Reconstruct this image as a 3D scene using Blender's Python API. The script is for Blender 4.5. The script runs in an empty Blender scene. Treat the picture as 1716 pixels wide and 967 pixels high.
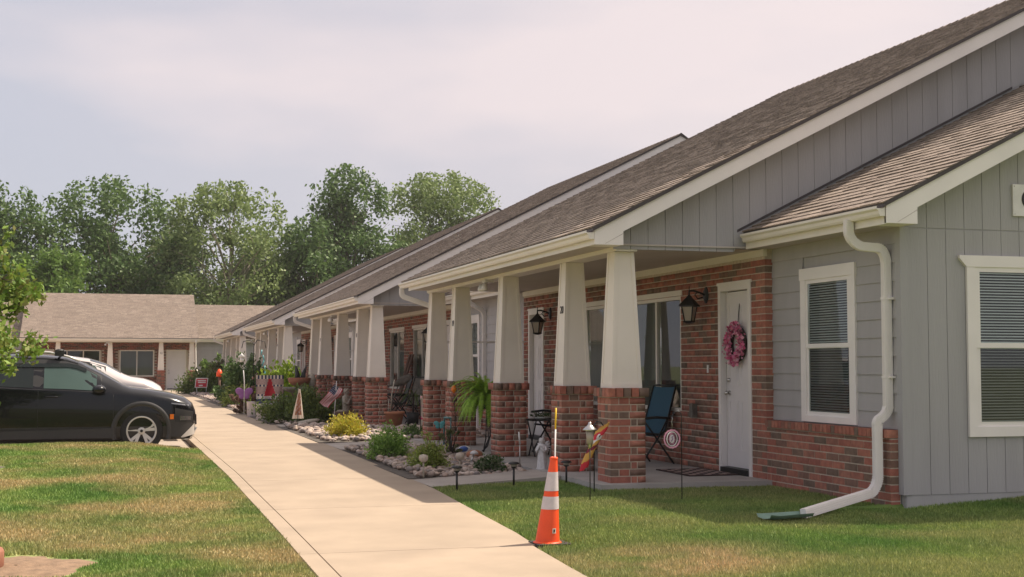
import bpy, math, random
import numpy as np
from math import sin, cos, pi, radians, sqrt, atan2
from mathutils import Vector, Matrix

# ------------------------------------------------------------------ scene, camera, light
S = bpy.context.scene
COL = S.collection
rng = random.Random(7)
NR = np.random.default_rng(11)

cam_d = bpy.data.cameras.new('camera')
cam = bpy.data.objects.new('camera', cam_d)
COL.objects.link(cam)
EYE = Vector((0.0, 0.0, 1.42))
cam.location = EYE
cam.rotation_euler = (radians(90 + 3.265), 0, radians(-16.488))
cam_d.sensor_width = 36.0
cam_d.lens = 36.0 * 2270.0 / 1716.0
cam_d.clip_start = 0.1
cam_d.clip_end = 5000
S.camera = cam

SUN = Vector((0.66, 0.13, 1.0)).normalized()          # towards the sun
SUN_EL = math.asin(SUN.z)
SUN_AZ = atan2(SUN.x, SUN.y)                           # clockwise from +Y
sd = bpy.data.lights.new('sun', 'SUN')
sd.energy = 4.2
sd.angle = radians(0.7)
sd.color = (1.0, 0.875, 0.73)
so = bpy.data.objects.new('sun', sd)
COL.objects.link(so)
so.location = (20, 10, 40)
so.rotation_euler = SUN.to_track_quat('Z', 'Y').to_euler()

W = bpy.data.worlds.new('World')
S.world = W
W.use_nodes = True
nt = W.node_tree
nt.nodes.clear()
def wn(t, **k):
    n = nt.nodes.new(t)
    for a, v in k.items(): setattr(n, a, v)
    return n
out = wn('ShaderNodeOutputWorld'); bg = wn('ShaderNodeBackground')
sky = wn('ShaderNodeTexSky', sky_type='NISHITA')
sky.sun_disc = False
sky.sun_elevation = SUN_EL
sky.sun_rotation = SUN_AZ
sky.air_density = 1.2; sky.dust_density = 3.0; sky.ozone_density = 1.5
tc = wn('ShaderNodeTexCoord')
mp = wn('ShaderNodeMapping'); mp.inputs['Scale'].default_value = (1.0, 1.0, 3.2)
mp.inputs['Location'].default_value = (0.35, 0.1, 0.62)
nz = wn('ShaderNodeTexNoise'); nz.inputs['Scale'].default_value = 2.6; nz.inputs['Detail'].default_value = 4.5
nz.inputs['Roughness'].default_value = 0.47
cr = wn('ShaderNodeValToRGB')
cr.color_ramp.elements[0].position = 0.50; cr.color_ramp.elements[0].color = (0, 0, 0, 1)
cr.color_ramp.elements[1].position = 0.68; cr.color_ramp.elements[1].color = (1, 1, 1, 1)
mixh = wn('ShaderNodeMixRGB'); mixh.inputs['Fac'].default_value = 0.88
mixc = wn('ShaderNodeMixRGB'); mixc.inputs['Color2'].default_value = (6.2, 5.2, 5.0, 1)
mulc = wn('ShaderNodeMath', operation='MULTIPLY'); mulc.inputs[1].default_value = 0.45
L = nt.links.new
# smoke haze: paler and warmer towards the sun, blue-grey away from it
nrm = wn('ShaderNodeVectorMath', operation='NORMALIZE'); dotn = wn('ShaderNodeVectorMath', operation='DOT_PRODUCT')
dotn.inputs[1].default_value = SUN
hr = wn('ShaderNodeValToRGB')
he = hr.color_ramp.elements
he[0].position = 0.0; he[0].color = (0.43, 0.44, 0.50, 1)
he[1].position = 1.0; he[1].color = (1.0, 0.89, 0.82, 1)
for p_, c_ in ((0.20, (0.455, 0.455, 0.51)), (0.36, (0.515, 0.48, 0.51)), (0.60, (0.61, 0.54, 0.535))):
    q_ = he.new(p_); q_.color = (*c_, 1)
sc10 = wn('ShaderNodeMixRGB', blend_type='MULTIPLY'); sc10.inputs['Fac'].default_value = 1; sc10.inputs['Color2'].default_value = (7.75, 7.75, 7.9, 1)
L(tc.outputs['Generated'], mp.inputs['Vector']); L(mp.outputs['Vector'], nz.inputs['Vector'])
L(nz.outputs['Fac'], cr.inputs['Fac']); L(cr.outputs['Color'], mulc.inputs[0])
L(tc.outputs['Generated'], nrm.inputs[0]); L(nrm.outputs[0], dotn.inputs[0]); L(dotn.outputs['Value'], hr.inputs['Fac'])
L(hr.outputs['Color'], sc10.inputs['Color1'])
L(sky.outputs['Color'], mixh.inputs['Color1']); L(sc10.outputs['Color'], mixh.inputs['Color2'])
L(mixh.outputs['Color'], mixc.inputs['Color1']); L(mulc.outputs[0], mixc.inputs['Fac'])
L(mixc.outputs['Color'], bg.inputs['Color']); L(bg.outputs['Background'], out.inputs['Surface'])
bg.inputs['Strength'].default_value = 0.1

S.view_settings.view_transform = 'Standard'
S.view_settings.look = 'None'
S.view_settings.exposure = 0.77
S.view_settings.gamma = 1.0
S.cycles.max_bounces = 6
S.cycles.diffuse_bounces = 3
S.cycles.glossy_bounces = 3
S.cycles.transparent_max_bounces = 12
S.cycles.caustics_reflective = False
S.cycles.caustics_refractive = False

# ------------------------------------------------------------------ materials
def mat(name, col, rough=0.7, var=0.12, scale=6.0, bump=0.0, bscale=60.0, rnd=0.0, palette=None, metal=0.0,
        spec=0.5, trans=0.0, coat=0.0, stretch=None, col2=None, ncontrast=None, blotch=0.0):
    m = bpy.data.materials.new(name); m.use_nodes = True
    t = m.node_tree; n = t.nodes; l = t.links
    b = n['Principled BSDF']
    b.inputs['Roughness'].default_value = rough
    b.inputs['Metallic'].default_value = metal
    b.inputs['Specular IOR Level'].default_value = spec
    if coat: b.inputs['Coat Weight'].default_value = coat; b.inputs['Coat Roughness'].default_value = 0.03
    geo = n.new('ShaderNodeNewGeometry')
    vec = geo.outputs['Position']
    if stretch:
        mpn = n.new('ShaderNodeMapping'); mpn.inputs['Scale'].default_value = stretch
        l.new(vec, mpn.inputs['Vector']); vec = mpn.outputs['Vector']
    nzn = n.new('ShaderNodeTexNoise'); nzn.inputs['Scale'].default_value = scale; nzn.inputs['Detail'].default_value = 5
    l.new(vec, nzn.inputs['Vector'])
    base = None
    if palette:
        oi = n.new('ShaderNodeObjectInfo')
        add = n.new('ShaderNodeMath'); add.operation = 'ADD'
        sc_ = n.new('ShaderNodeSeparateColor'); l.new(oi.outputs['Color'], sc_.inputs[0]); l.new(sc_.outputs[0], add.inputs[0]); l.new(geo.outputs['Random Per Island'], add.inputs[1])
        fr = n.new('ShaderNodeMath'); fr.operation = 'FRACT'; l.new(add.outputs[0], fr.inputs[0])
        ramp = n.new('ShaderNodeValToRGB'); ramp.color_ramp.interpolation = 'LINEAR'
        els = ramp.color_ramp.elements
        while len(els) < len(palette): els.new(0.5)
        for i, c in enumerate(palette):
            els[i].position = i / max(1, len(palette) - 1); els[i].color = (*c, 1)
        l.new(fr.outputs[0], ramp.inputs['Fac']); base = ramp.outputs['Color']
    mul = n.new('ShaderNodeMixRGB'); mul.blend_type = 'MULTIPLY'; mul.inputs['Fac'].default_value = 1.0
    r2 = n.new('ShaderNodeValToRGB')
    lo, hi = (0.3, 0.7) if ncontrast is None else ncontrast
    r2.color_ramp.elements[0].position = lo; r2.color_ramp.elements[1].position = hi
    if col2 is not None and not palette:
        r2.color_ramp.elements[0].color = (*col, 1); r2.color_ramp.elements[1].color = (*col2, 1)
        l.new(nzn.outputs['Fac'], r2.inputs['Fac']); res = r2.outputs['Color']
    else:
        r2.color_ramp.elements[0].color = (1 - var, 1 - var, 1 - var, 1)
        r2.color_ramp.elements[1].color = (1 + var, 1 + var, 1 + var, 1)
        l.new(nzn.outputs['Fac'], r2.inputs['Fac'])
        if base is None: mul.inputs['Color1'].default_value = (*col, 1)
        else: l.new(base, mul.inputs['Color1'])
        l.new(r2.outputs['Color'], mul.inputs['Color2']); res = mul.outputs['Color']
    if blotch:
        bz = n.new('ShaderNodeTexNoise'); bz.inputs['Scale'].default_value = .9; bz.inputs['Detail'].default_value = 8; bz.inputs['Roughness'].default_value = .68
        l.new(geo.outputs['Position'], bz.inputs['Vector'])
        br_ = n.new('ShaderNodeMapRange'); br_.inputs['From Min'].default_value = .35; br_.inputs['From Max'].default_value = .65
        br_.inputs['To Min'].default_value = 1 - blotch; br_.inputs['To Max'].default_value = 1 + blotch * .6
        l.new(bz.outputs['Fac'], br_.inputs['Value'])
        sp_ = n.new('ShaderNodeTexNoise'); sp_.inputs['Scale'].default_value = 240; l.new(geo.outputs['Position'], sp_.inputs['Vector'])
        sr_ = n.new('ShaderNodeMapRange'); sr_.inputs['To Min'].default_value = .86; sr_.inputs['To Max'].default_value = 1.14; l.new(sp_.outputs['Fac'], sr_.inputs['Value'])
        m1_ = n.new('ShaderNodeMath'); m1_.operation = 'MULTIPLY'; l.new(br_.outputs['Result'], m1_.inputs[0]); l.new(sr_.outputs['Result'], m1_.inputs[1])
        mb_ = n.new('ShaderNodeVectorMath'); mb_.operation = 'SCALE'; l.new(res, mb_.inputs[0]); l.new(m1_.outputs[0], mb_.inputs['Scale']); res = mb_.outputs[0]
    l.new(res, b.inputs['Base Color'])
    if bump:
        bn = n.new('ShaderNodeTexNoise'); bn.inputs['Scale'].default_value = bscale; bn.inputs['Detail'].default_value = 4
        l.new(vec, bn.inputs['Vector'])
        bp = n.new('ShaderNodeBump'); bp.inputs['Strength'].default_value = bump; bp.inputs['Distance'].default_value = 0.01
        l.new(bn.outputs['Fac'], bp.inputs['Height']); l.new(bp.outputs['Normal'], b.inputs['Normal'])
    if trans:
        tr = n.new('ShaderNodeBsdfTranslucent'); l.new(res, tr.inputs['Color'])
        mx = n.new('ShaderNodeMixShader'); mx.inputs['Fac'].default_value = trans
        l.new(b.outputs['BSDF'], mx.inputs[1]); l.new(tr.outputs['BSDF'], mx.inputs[2])
        l.new(mx.outputs['Shader'], n['Material Output'].inputs['Surface'])
    return m

def glass_mat(name, tint=(0.93, 0.96, 0.95), refl=0.12):
    m = bpy.data.materials.new(name); m.use_nodes = True
    t = m.node_tree; n = t.nodes; l = t.links
    for x in list(n):
        if x.type != 'OUTPUT_MATERIAL': n.remove(x)
    tr = n.new('ShaderNodeBsdfTransparent'); tr.inputs['Color'].default_value = (*tint, 1)
    gl = n.new('ShaderNodeBsdfGlossy'); gl.inputs['Roughness'].default_value = 0.02
    fr = n.new('ShaderNodeFresnel'); fr.inputs['IOR'].default_value = 1.42
    ad = n.new('ShaderNodeMath'); ad.operation = 'ADD'; ad.inputs[1].default_value = refl * 0.2; ad.use_clamp = True
    mx = n.new('ShaderNodeMixShader')
    ge = n.new('ShaderNodeNewGeometry'); iv = n.new('ShaderNodeMath'); iv.operation = 'SUBTRACT'; iv.inputs[0].default_value = 1.0
    l.new(ge.outputs['Backfacing'], iv.inputs[1]); mu = n.new('ShaderNodeMath'); mu.operation = 'MULTIPLY'
    l.new(fr.outputs[0], ad.inputs[0]); l.new(ad.outputs[0], mu.inputs[0]); l.new(iv.outputs[0], mu.inputs[1]); l.new(mu.outputs[0], mx.inputs['Fac'])
    l.new(tr.outputs[0], mx.inputs[1]); l.new(gl.outputs[0], mx.inputs[2])
    l.new(mx.outputs[0], n['Material Output'].inputs['Surface'])
    return m

def lawn_mat(name, blade):
    m = bpy.data.materials.new(name); m.use_nodes = True
    t = m.node_tree; n = t.nodes; l = t.links; b = n['Principled BSDF']
    b.inputs['Roughness'].default_value = 0.6; b.inputs['Specular IOR Level'].default_value = 0.25
    geo = n.new('ShaderNodeNewGeometry')
    def noise(sc, lo, hi, off):
        mpn = n.new('ShaderNodeMapping'); mpn.inputs['Location'].default_value = (off, off * .7, 0)
        mpn.inputs['Scale'].default_value = (1, 1, 0)
        l.new(geo.outputs['Position'], mpn.inputs['Vector'])
        a = n.new('ShaderNodeTexNoise'); a.inputs['Scale'].default_value = sc; a.inputs['Detail'].default_value = 4
        a.inputs['Roughness'].default_value = 0.6
        l.new(mpn.outputs['Vector'], a.inputs['Vector'])
        r = n.new('ShaderNodeMapRange'); r.inputs['From Min'].default_value = lo; r.inputs['From Max'].default_value = hi
        l.new(a.outputs['Fac'], r.inputs['Value']); return r.outputs['Result']
    g1 = (0.225, 0.325, 0.085); g2 = (0.130, 0.240, 0.055); dry = (0.52, 0.40, 0.235); dry2 = (0.43, 0.355, 0.185)
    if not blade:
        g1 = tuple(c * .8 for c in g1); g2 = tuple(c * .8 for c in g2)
    m1 = n.new('ShaderNodeMixRGB'); m1.inputs['Color1'].default_value = (*g1, 1); m1.inputs['Color2'].default_value = (*g2, 1)
    l.new(noise(0.8, .4, .62, 3.1), m1.inputs['Fac'])
    m2 = n.new('ShaderNodeMixRGB'); m2.inputs['Color2'].default_value = (*dry2, 1)
    l.new(m1.outputs['Color'], m2.inputs['Color1'])
    mm = n.new('ShaderNodeMath'); mm.operation = 'MULTIPLY'; mm.inputs[1].default_value = .85
    # the strip nearest the camera and the left lawn are the driest
    sx = n.new('ShaderNodeSeparateXYZ'); l.new(geo.outputs['Position'], sx.inputs[0])
    sd_ = n.new('ShaderNodeMapRange'); sd_.inputs['From Min'].default_value = 1.5; sd_.inputs['From Max'].default_value = 3.4
    sd_.inputs['To Min'].default_value = .95; sd_.inputs['To Max'].default_value = .42
    l.new(sx.outputs['X'], sd_.inputs['Value']); l.new(sd_.outputs['Result'], mm.inputs[1])
    l.new(noise(0.55, .39, .62, 0.0), mm.inputs[0])
    l.new(mm.outputs[0], m2.inputs['Fac'])
    # a bleached patch beside the walk, near the cone
    vd = n.new('ShaderNodeVectorMath'); vd.operation = 'SUBTRACT'; vd.inputs[1].default_value = (3.95, 9.15, 0.0)
    l.new(geo.outputs['Position'], vd.inputs[0])
    vm = n.new('ShaderNodeVectorMath'); vm.operation = 'MULTIPLY'; vm.inputs[1].default_value = (1.0, 1.35, 0.0)
    l.new(vd.outputs[0], vm.inputs[0])
    vl = n.new('ShaderNodeVectorMath'); vl.operation = 'LENGTH'; l.new(vm.outputs[0], vl.inputs[0])
    pr = n.new('ShaderNodeMapRange'); pr.inputs['From Min'].default_value = 1.35; pr.inputs['From Max'].default_value = 0.35
    l.new(vl.outputs['Value'], pr.inputs['Value'])
    pm = n.new('ShaderNodeMath'); pm.operation = 'MULTIPLY'
    l.new(pr.outputs['Result'], pm.inputs[0]); l.new(noise(1.7, .3, .6, 9.0), pm.inputs[1])
    m3 = n.new('ShaderNodeMixRGB'); m3.inputs['Color2'].default_value = (*dry, 1)
    l.new(m2.outputs['Color'], m3.inputs['Color1']); l.new(pm.outputs[0], m3.inputs['Fac'])
    res = m3.outputs['Color']
    if blade:
        rp = n.new('ShaderNodeValToRGB')
        e = rp.color_ramp.elements
        e[0].color = (0.65, 0.68, 0.6, 1); e[1].color = (1.75, 1.5, 1.5, 1)
        x = e.new(0.5); x.color = (1.0, 1.0, 1.0, 1)
        x = e.new(0.88); x.color = (1.3, 1.22, 1.2, 1)
        l.new(geo.outputs['Random Per Island'], rp.inputs['Fac'])
        mu = n.new('ShaderNodeMixRGB'); mu.blend_type = 'MULTIPLY'; mu.inputs['Fac'].default_value = 1
        l.new(res, mu.inputs['Color1']); l.new(rp.outputs['Color'], mu.inputs['Color2']); res = mu.outputs['Color']
        tr = n.new('ShaderNodeBsdfTranslucent'); l.new(res, tr.inputs['Color'])
        mx = n.new('ShaderNodeMixShader'); mx.inputs['Fac'].default_value = 0.22
        l.new(b.outputs['BSDF'], mx.inputs[1]); l.new(tr.outputs['BSDF'], mx.inputs[2])
        l.new(mx.outputs['Shader'], n['Material Output'].inputs['Surface'])
    l.new(res, b.inputs['Base Color'])
    return m

M = {}
M['brick'] = mat('brick', (.3, .1, .07), .85, .22, 14, .5, 90, palette=[(0.392, 0.139, 0.093), (0.344, 0.118, 0.083), (0.432, 0.164, 0.109), (0.376, 0.151, 0.105), (0.328, 0.113, 0.083), (0.408, 0.173, 0.118), (0.297, 0.130, 0.093), (0.217, 0.139, 0.099), (0.177, 0.119, 0.088), (0.249, 0.130, 0.094)])
M['mortar'] = mat('mortar', (.56, .48, .39), .95, .15, 20, .4, 150)
M['white'] = mat('white_trim', (.82, .775, .74), .5, .04, 3)
M['beige'] = mat('beige_gutter', (.78, .73, .66), .4, .04, 3)
M['column'] = mat('column_paint', (.80, .735, .65), .55, .04, 2.5)
M['siding'] = mat('grey_siding', (.39, .375, .375), .7, .06, 5, .25, 70, stretch=(1, 1, .25))
M['siding2'] = mat('grey_siding_vertical', (.375, .365, .37), .7, .06, 5, .3, 70, stretch=(1, 1, .12))
M['found'] = mat('painted_foundation', (.34, .34, .335), .8, .12, 7, .5, 60)
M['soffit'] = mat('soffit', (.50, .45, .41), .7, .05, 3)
M['edge'] = mat('roof_edge', (.06, .05, .05), .6, .1, 8)
M['shingle'] = mat('shingle', (.2, .17, .15), .95, .28, 22, .6, 200, palette=[(0.201, 0.160, 0.130), (0.279, 0.223, 0.181), (0.236, 0.186, 0.151), (0.304, 0.246, 0.200), (0.220, 0.176, 0.144), (0.260, 0.207, 0.168)])
M['shingledeck'] = mat('shingle_underlay', (.10, .08, .07), .95, .2, 20)
M['concrete'] = mat('walk_concrete', (.345, .272, .198), .85, .10, 1.3, .25, 160, ncontrast=(.25, .75), blotch=.10)
M['concrete2'] = mat('path_concrete', (.38, .34, .30), .9, .09, 2.5, .25, 120, blotch=.12)
M['porchslab'] = mat('porch_concrete', (.40, .375, .35), .8, .10, 2.0, .2, 100, blotch=.12)
M['lot'] = mat('lot_concrete', (.36, .30, .24), .9, .1, 1.2, .2, 100)
M['soil'] = mat('soil', (.22, .145, .09), .95, .25, 12, .8, 60)
M['bedsoil'] = mat('bed_soil', (.10, .085, .07), .95, .3, 12, .8, 60)
M['stone'] = mat('river_stone', (.3, .27, .24), .75, .18, 30, .2, 90, palette=[(0.367, 0.288, 0.237), (0.238, 0.196, 0.177), (0.497, 0.402, 0.333), (0.313, 0.221, 0.177), (0.432, 0.340, 0.272), (0.173, 0.149, 0.141), (0.562, 0.474, 0.414), (0.356, 0.268, 0.202)])
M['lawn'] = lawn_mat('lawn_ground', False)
M['blade'] = lawn_mat('grass_blades', True)
M['field'] = mat('far_grass', (.12, .14, .05), .95, .25, .3)
M['bark'] = mat('bark', (.13, .10, .075), .95, .3, 10, .6, 40)
M['palebark'] = mat('pale_bark', (.30, .26, .20), .95, .25, 8, .5, 30)
M['glass'] = glass_mat('window_glass')
M['dark'] = mat('unlit_room_black', (.018, .018, .018), .8, .1, 3)  # near-black colour standing in for unlit space behind glass and door gaps
M['darkin'] = mat('dim_curtain', (.10, .11, .10), .9, .12, 2, stretch=(1, 9, .4))
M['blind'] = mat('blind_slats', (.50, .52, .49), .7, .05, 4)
M['blindlow'] = mat('lower_blind_slats', (.20, .20, .19), .8, .05, 4)  # darker slat colour for the lower sash
M['door'] = mat('door_paint', (.78, .74, .73), .45, .03, 3)
M['black'] = mat('black_metal', (.012, .012, .012), .45, .1, 8)
M['blackplastic'] = mat('black_plastic', (.018, .018, .018), .55, .1, 8)
M['chrome'] = mat('brushed_metal', (.55, .53, .50), .3, .05, 8, metal=1)
M['frost'] = mat('frosted_glass', (.62, .55, .47), .35, .06, 6, trans=.4)
M['orange'] = mat('cone_orange', (.90, .085, .012), .45, .05, 9)
M['reflect'] = mat('reflective_band', (.62, .56, .56), .4, .08, 25)
M['rubber'] = mat('black_rubber', (.03, .028, .027), .85, .2, 12)
M['tyre'] = mat('tyre_rubber', (.015, .015, .015), .8, .15, 14)
M['yellow'] = mat('yellow_plastic', (.80, .52, .02), .45)
M['whitep'] = mat('white_plastic', (.72, .70, .68), .4)
M['angel'] = mat('white_plaster', (.60, .585, .58), .8, .12, 30, .4, 60)
M['cast'] = mat('cast_stone', (.36, .32, .26), .9, .25, 25, .6, 50)
M['terracotta'] = mat('terracotta', (.36, .155, .085), .8, .12, 9, .2, 50)
M['brownclay'] = mat('brown_clay', (.26, .105, .06), .8, .12, 9, .2, 50)
M['teal'] = mat('teal_metal', (.055, .20, .20), .45, .1, 9)
M['pink'] = mat('pink_pot', (.42, .17, .26), .5, .08, 9)
M['pinkbow'] = mat('pink_cloth', (.65, .05, .18), .8)
M['bluecloth'] = mat('blue_mesh_cloth', (.03, .095, .15), .85, .1, 60)
M['wood'] = mat('weathered_wood', (.15, .085, .06), .85, .3, 14, .4, 40, stretch=(1, 1, .15))
M['red'] = mat('red_cloth', (.50, .02, .035), .75, .1, 9)
M['signred'] = mat('sign_red', (.48, .02, .045), .5, .05, 5)
M['maroon'] = mat('maroon_cloth', (.17, .012, .03), .75)
M['gold'] = mat('gold_cloth', (.55, .30, .06), .75)
M['navy'] = mat('navy_cloth', (.025, .035, .09), .8)
M['cream'] = mat('cream_cloth', (.66, .57, .47), .85)
M['ivory'] = mat('white_cloth', (.68, .65, .63), .85)
M['purple'] = mat('purple_plastic', (.30, .12, .33), .45)
M['turq'] = mat('turquoise_plastic', (.10, .36, .38), .35)
M['ink'] = mat('black_paint', (.01, .01, .01), .6)
M['greenplastic'] = mat('pale_green_plastic', (.16, .25, .20), .6, .1, 8)
M['mat'] = mat('mat_brown', (.05, .03, .028), .95, .3, 40)
M['matpale'] = mat('mat_pale', (.42, .30, .27), .95, .2, 40)
M['birdstone'] = mat('weathered_stone', (.15, .135, .115), .95, .3, 14, .6, 40)
M['blossom'] = mat('blossom_petals', (.6, .2, .3), .7, .1, 9, palette=[(0.805, 0.360, 0.475), (0.690, 0.108, 0.264), (0.805, 0.480, 0.581), (0.580, 0.060, 0.198), (0.805, 0.264, 0.422)])
M['twig'] = mat('dark_twigs', (.05, .035, .028), .9, .2, 30)
M['paintblack'] = mat('car_paint_black', (.004, .005, .007), .22, .05, 3, spec=.25, coat=.45)
M['paintsilver'] = mat('car_paint_silver', (.62, .57, .54), .28, .04, 3, metal=.3, coat=1.0)
M['cladding'] = mat('car_cladding', (.035, .034, .034), .55, .08, 8)
M['carglass'] = mat('car_glass', (.012, .018, .018), .03, .05, 3, spec=.35)
M['carseat'] = mat('car_glass_light', (.06, .10, .09), .04, .05, 3, spec=.35)
M['alloy'] = mat('wheel_alloy', (.62, .60, .57), .35, .04, 8, metal=.35)
M['lamp'] = mat('headlamp', (.30, .30, .30), .1, .2, 40, metal=.7, coat=1)
M['amber'] = mat('amber_lens', (.85, .20, .01), .25)
def leafmat(name, pal, tr=.3, rough=.55, var=.2):
    return mat(name, pal[0], rough, var, 3.0, palette=pal, trans=tr, spec=.3)
M['leaf_tree'] = leafmat('leaf_tree', [(0.086, 0.154, 0.050), (0.125, 0.206, 0.061), (0.064, 0.119, 0.044), (0.154, 0.234, 0.074), (0.103, 0.174, 0.058)])
M['leaf_tree2'] = leafmat('leaf_tree_yellowish', [(0.181, 0.255, 0.079), (0.236, 0.306, 0.109), (0.134, 0.201, 0.066), (0.274, 0.338, 0.134), (0.173, 0.237, 0.079)])
M['leaf_tree3'] = leafmat('leaf_tree_fresh', [(0.119, 0.213, 0.044), (0.166, 0.261, 0.055), (0.095, 0.174, 0.040), (0.206, 0.293, 0.063)])
M['leaf_dark'] = leafmat('leaf_tree_dark', [(0.076, 0.119, 0.051), (0.113, 0.161, 0.061), (0.059, 0.095, 0.043), (0.138, 0.185, 0.070)])
M['leaf_young'] = leafmat('leaf_young', [(0.171, 0.275, 0.048), (0.224, 0.335, 0.060), (0.127, 0.224, 0.042), (0.253, 0.312, 0.067), (0.208, 0.194, 0.067)])
M['leaf_shrub'] = leafmat('leaf_shrub', [(0.180, 0.318, 0.063), (0.243, 0.392, 0.085), (0.138, 0.254, 0.055), (0.297, 0.424, 0.096)])
M['leaf_shrub2'] = leafmat('leaf_shrub_warm', [(0.243, 0.318, 0.073), (0.318, 0.392, 0.094), (0.180, 0.243, 0.055), (0.339, 0.318, 0.107)])
M['leaf_gold'] = leafmat('leaf_gold', [(0.450, 0.413, 0.044), (0.537, 0.463, 0.062), (0.325, 0.350, 0.037), (0.562, 0.413, 0.075), (0.375, 0.400, 0.044)])
M['leaf_lime'] = leafmat('leaf_lime', [(0.262, 0.393, 0.032), (0.338, 0.459, 0.044), (0.186, 0.306, 0.028), (0.393, 0.481, 0.055)])
M['leaf_juniper'] = leafmat('leaf_juniper', [(0.096, 0.149, 0.038), (0.140, 0.193, 0.049), (0.070, 0.108, 0.032), (0.172, 0.213, 0.056)])
M['leaf_fern'] = leafmat('leaf_fern', [(0.282, 0.483, 0.060), (0.383, 0.583, 0.081), (0.201, 0.362, 0.051), (0.443, 0.604, 0.101)], tr=.4)
M['leaf_rose'] = leafmat('leaf_rose', [(0.088, 0.131, 0.052), (0.131, 0.175, 0.061), (0.193, 0.149, 0.088), (0.096, 0.140, 0.052)])
M['leaf_varieg'] = leafmat('leaf_variegated', [(.045, .09, .03), (.07, .12, .04), (.36, .36, .26), (.05, .10, .03), (.09, .15, .05)])
M['leaf_bronze'] = leafmat('leaf_bronze', [(0.175, 0.105, 0.079), (0.245, 0.140, 0.096), (0.131, 0.088, 0.070), (0.210, 0.175, 0.088)])

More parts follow.
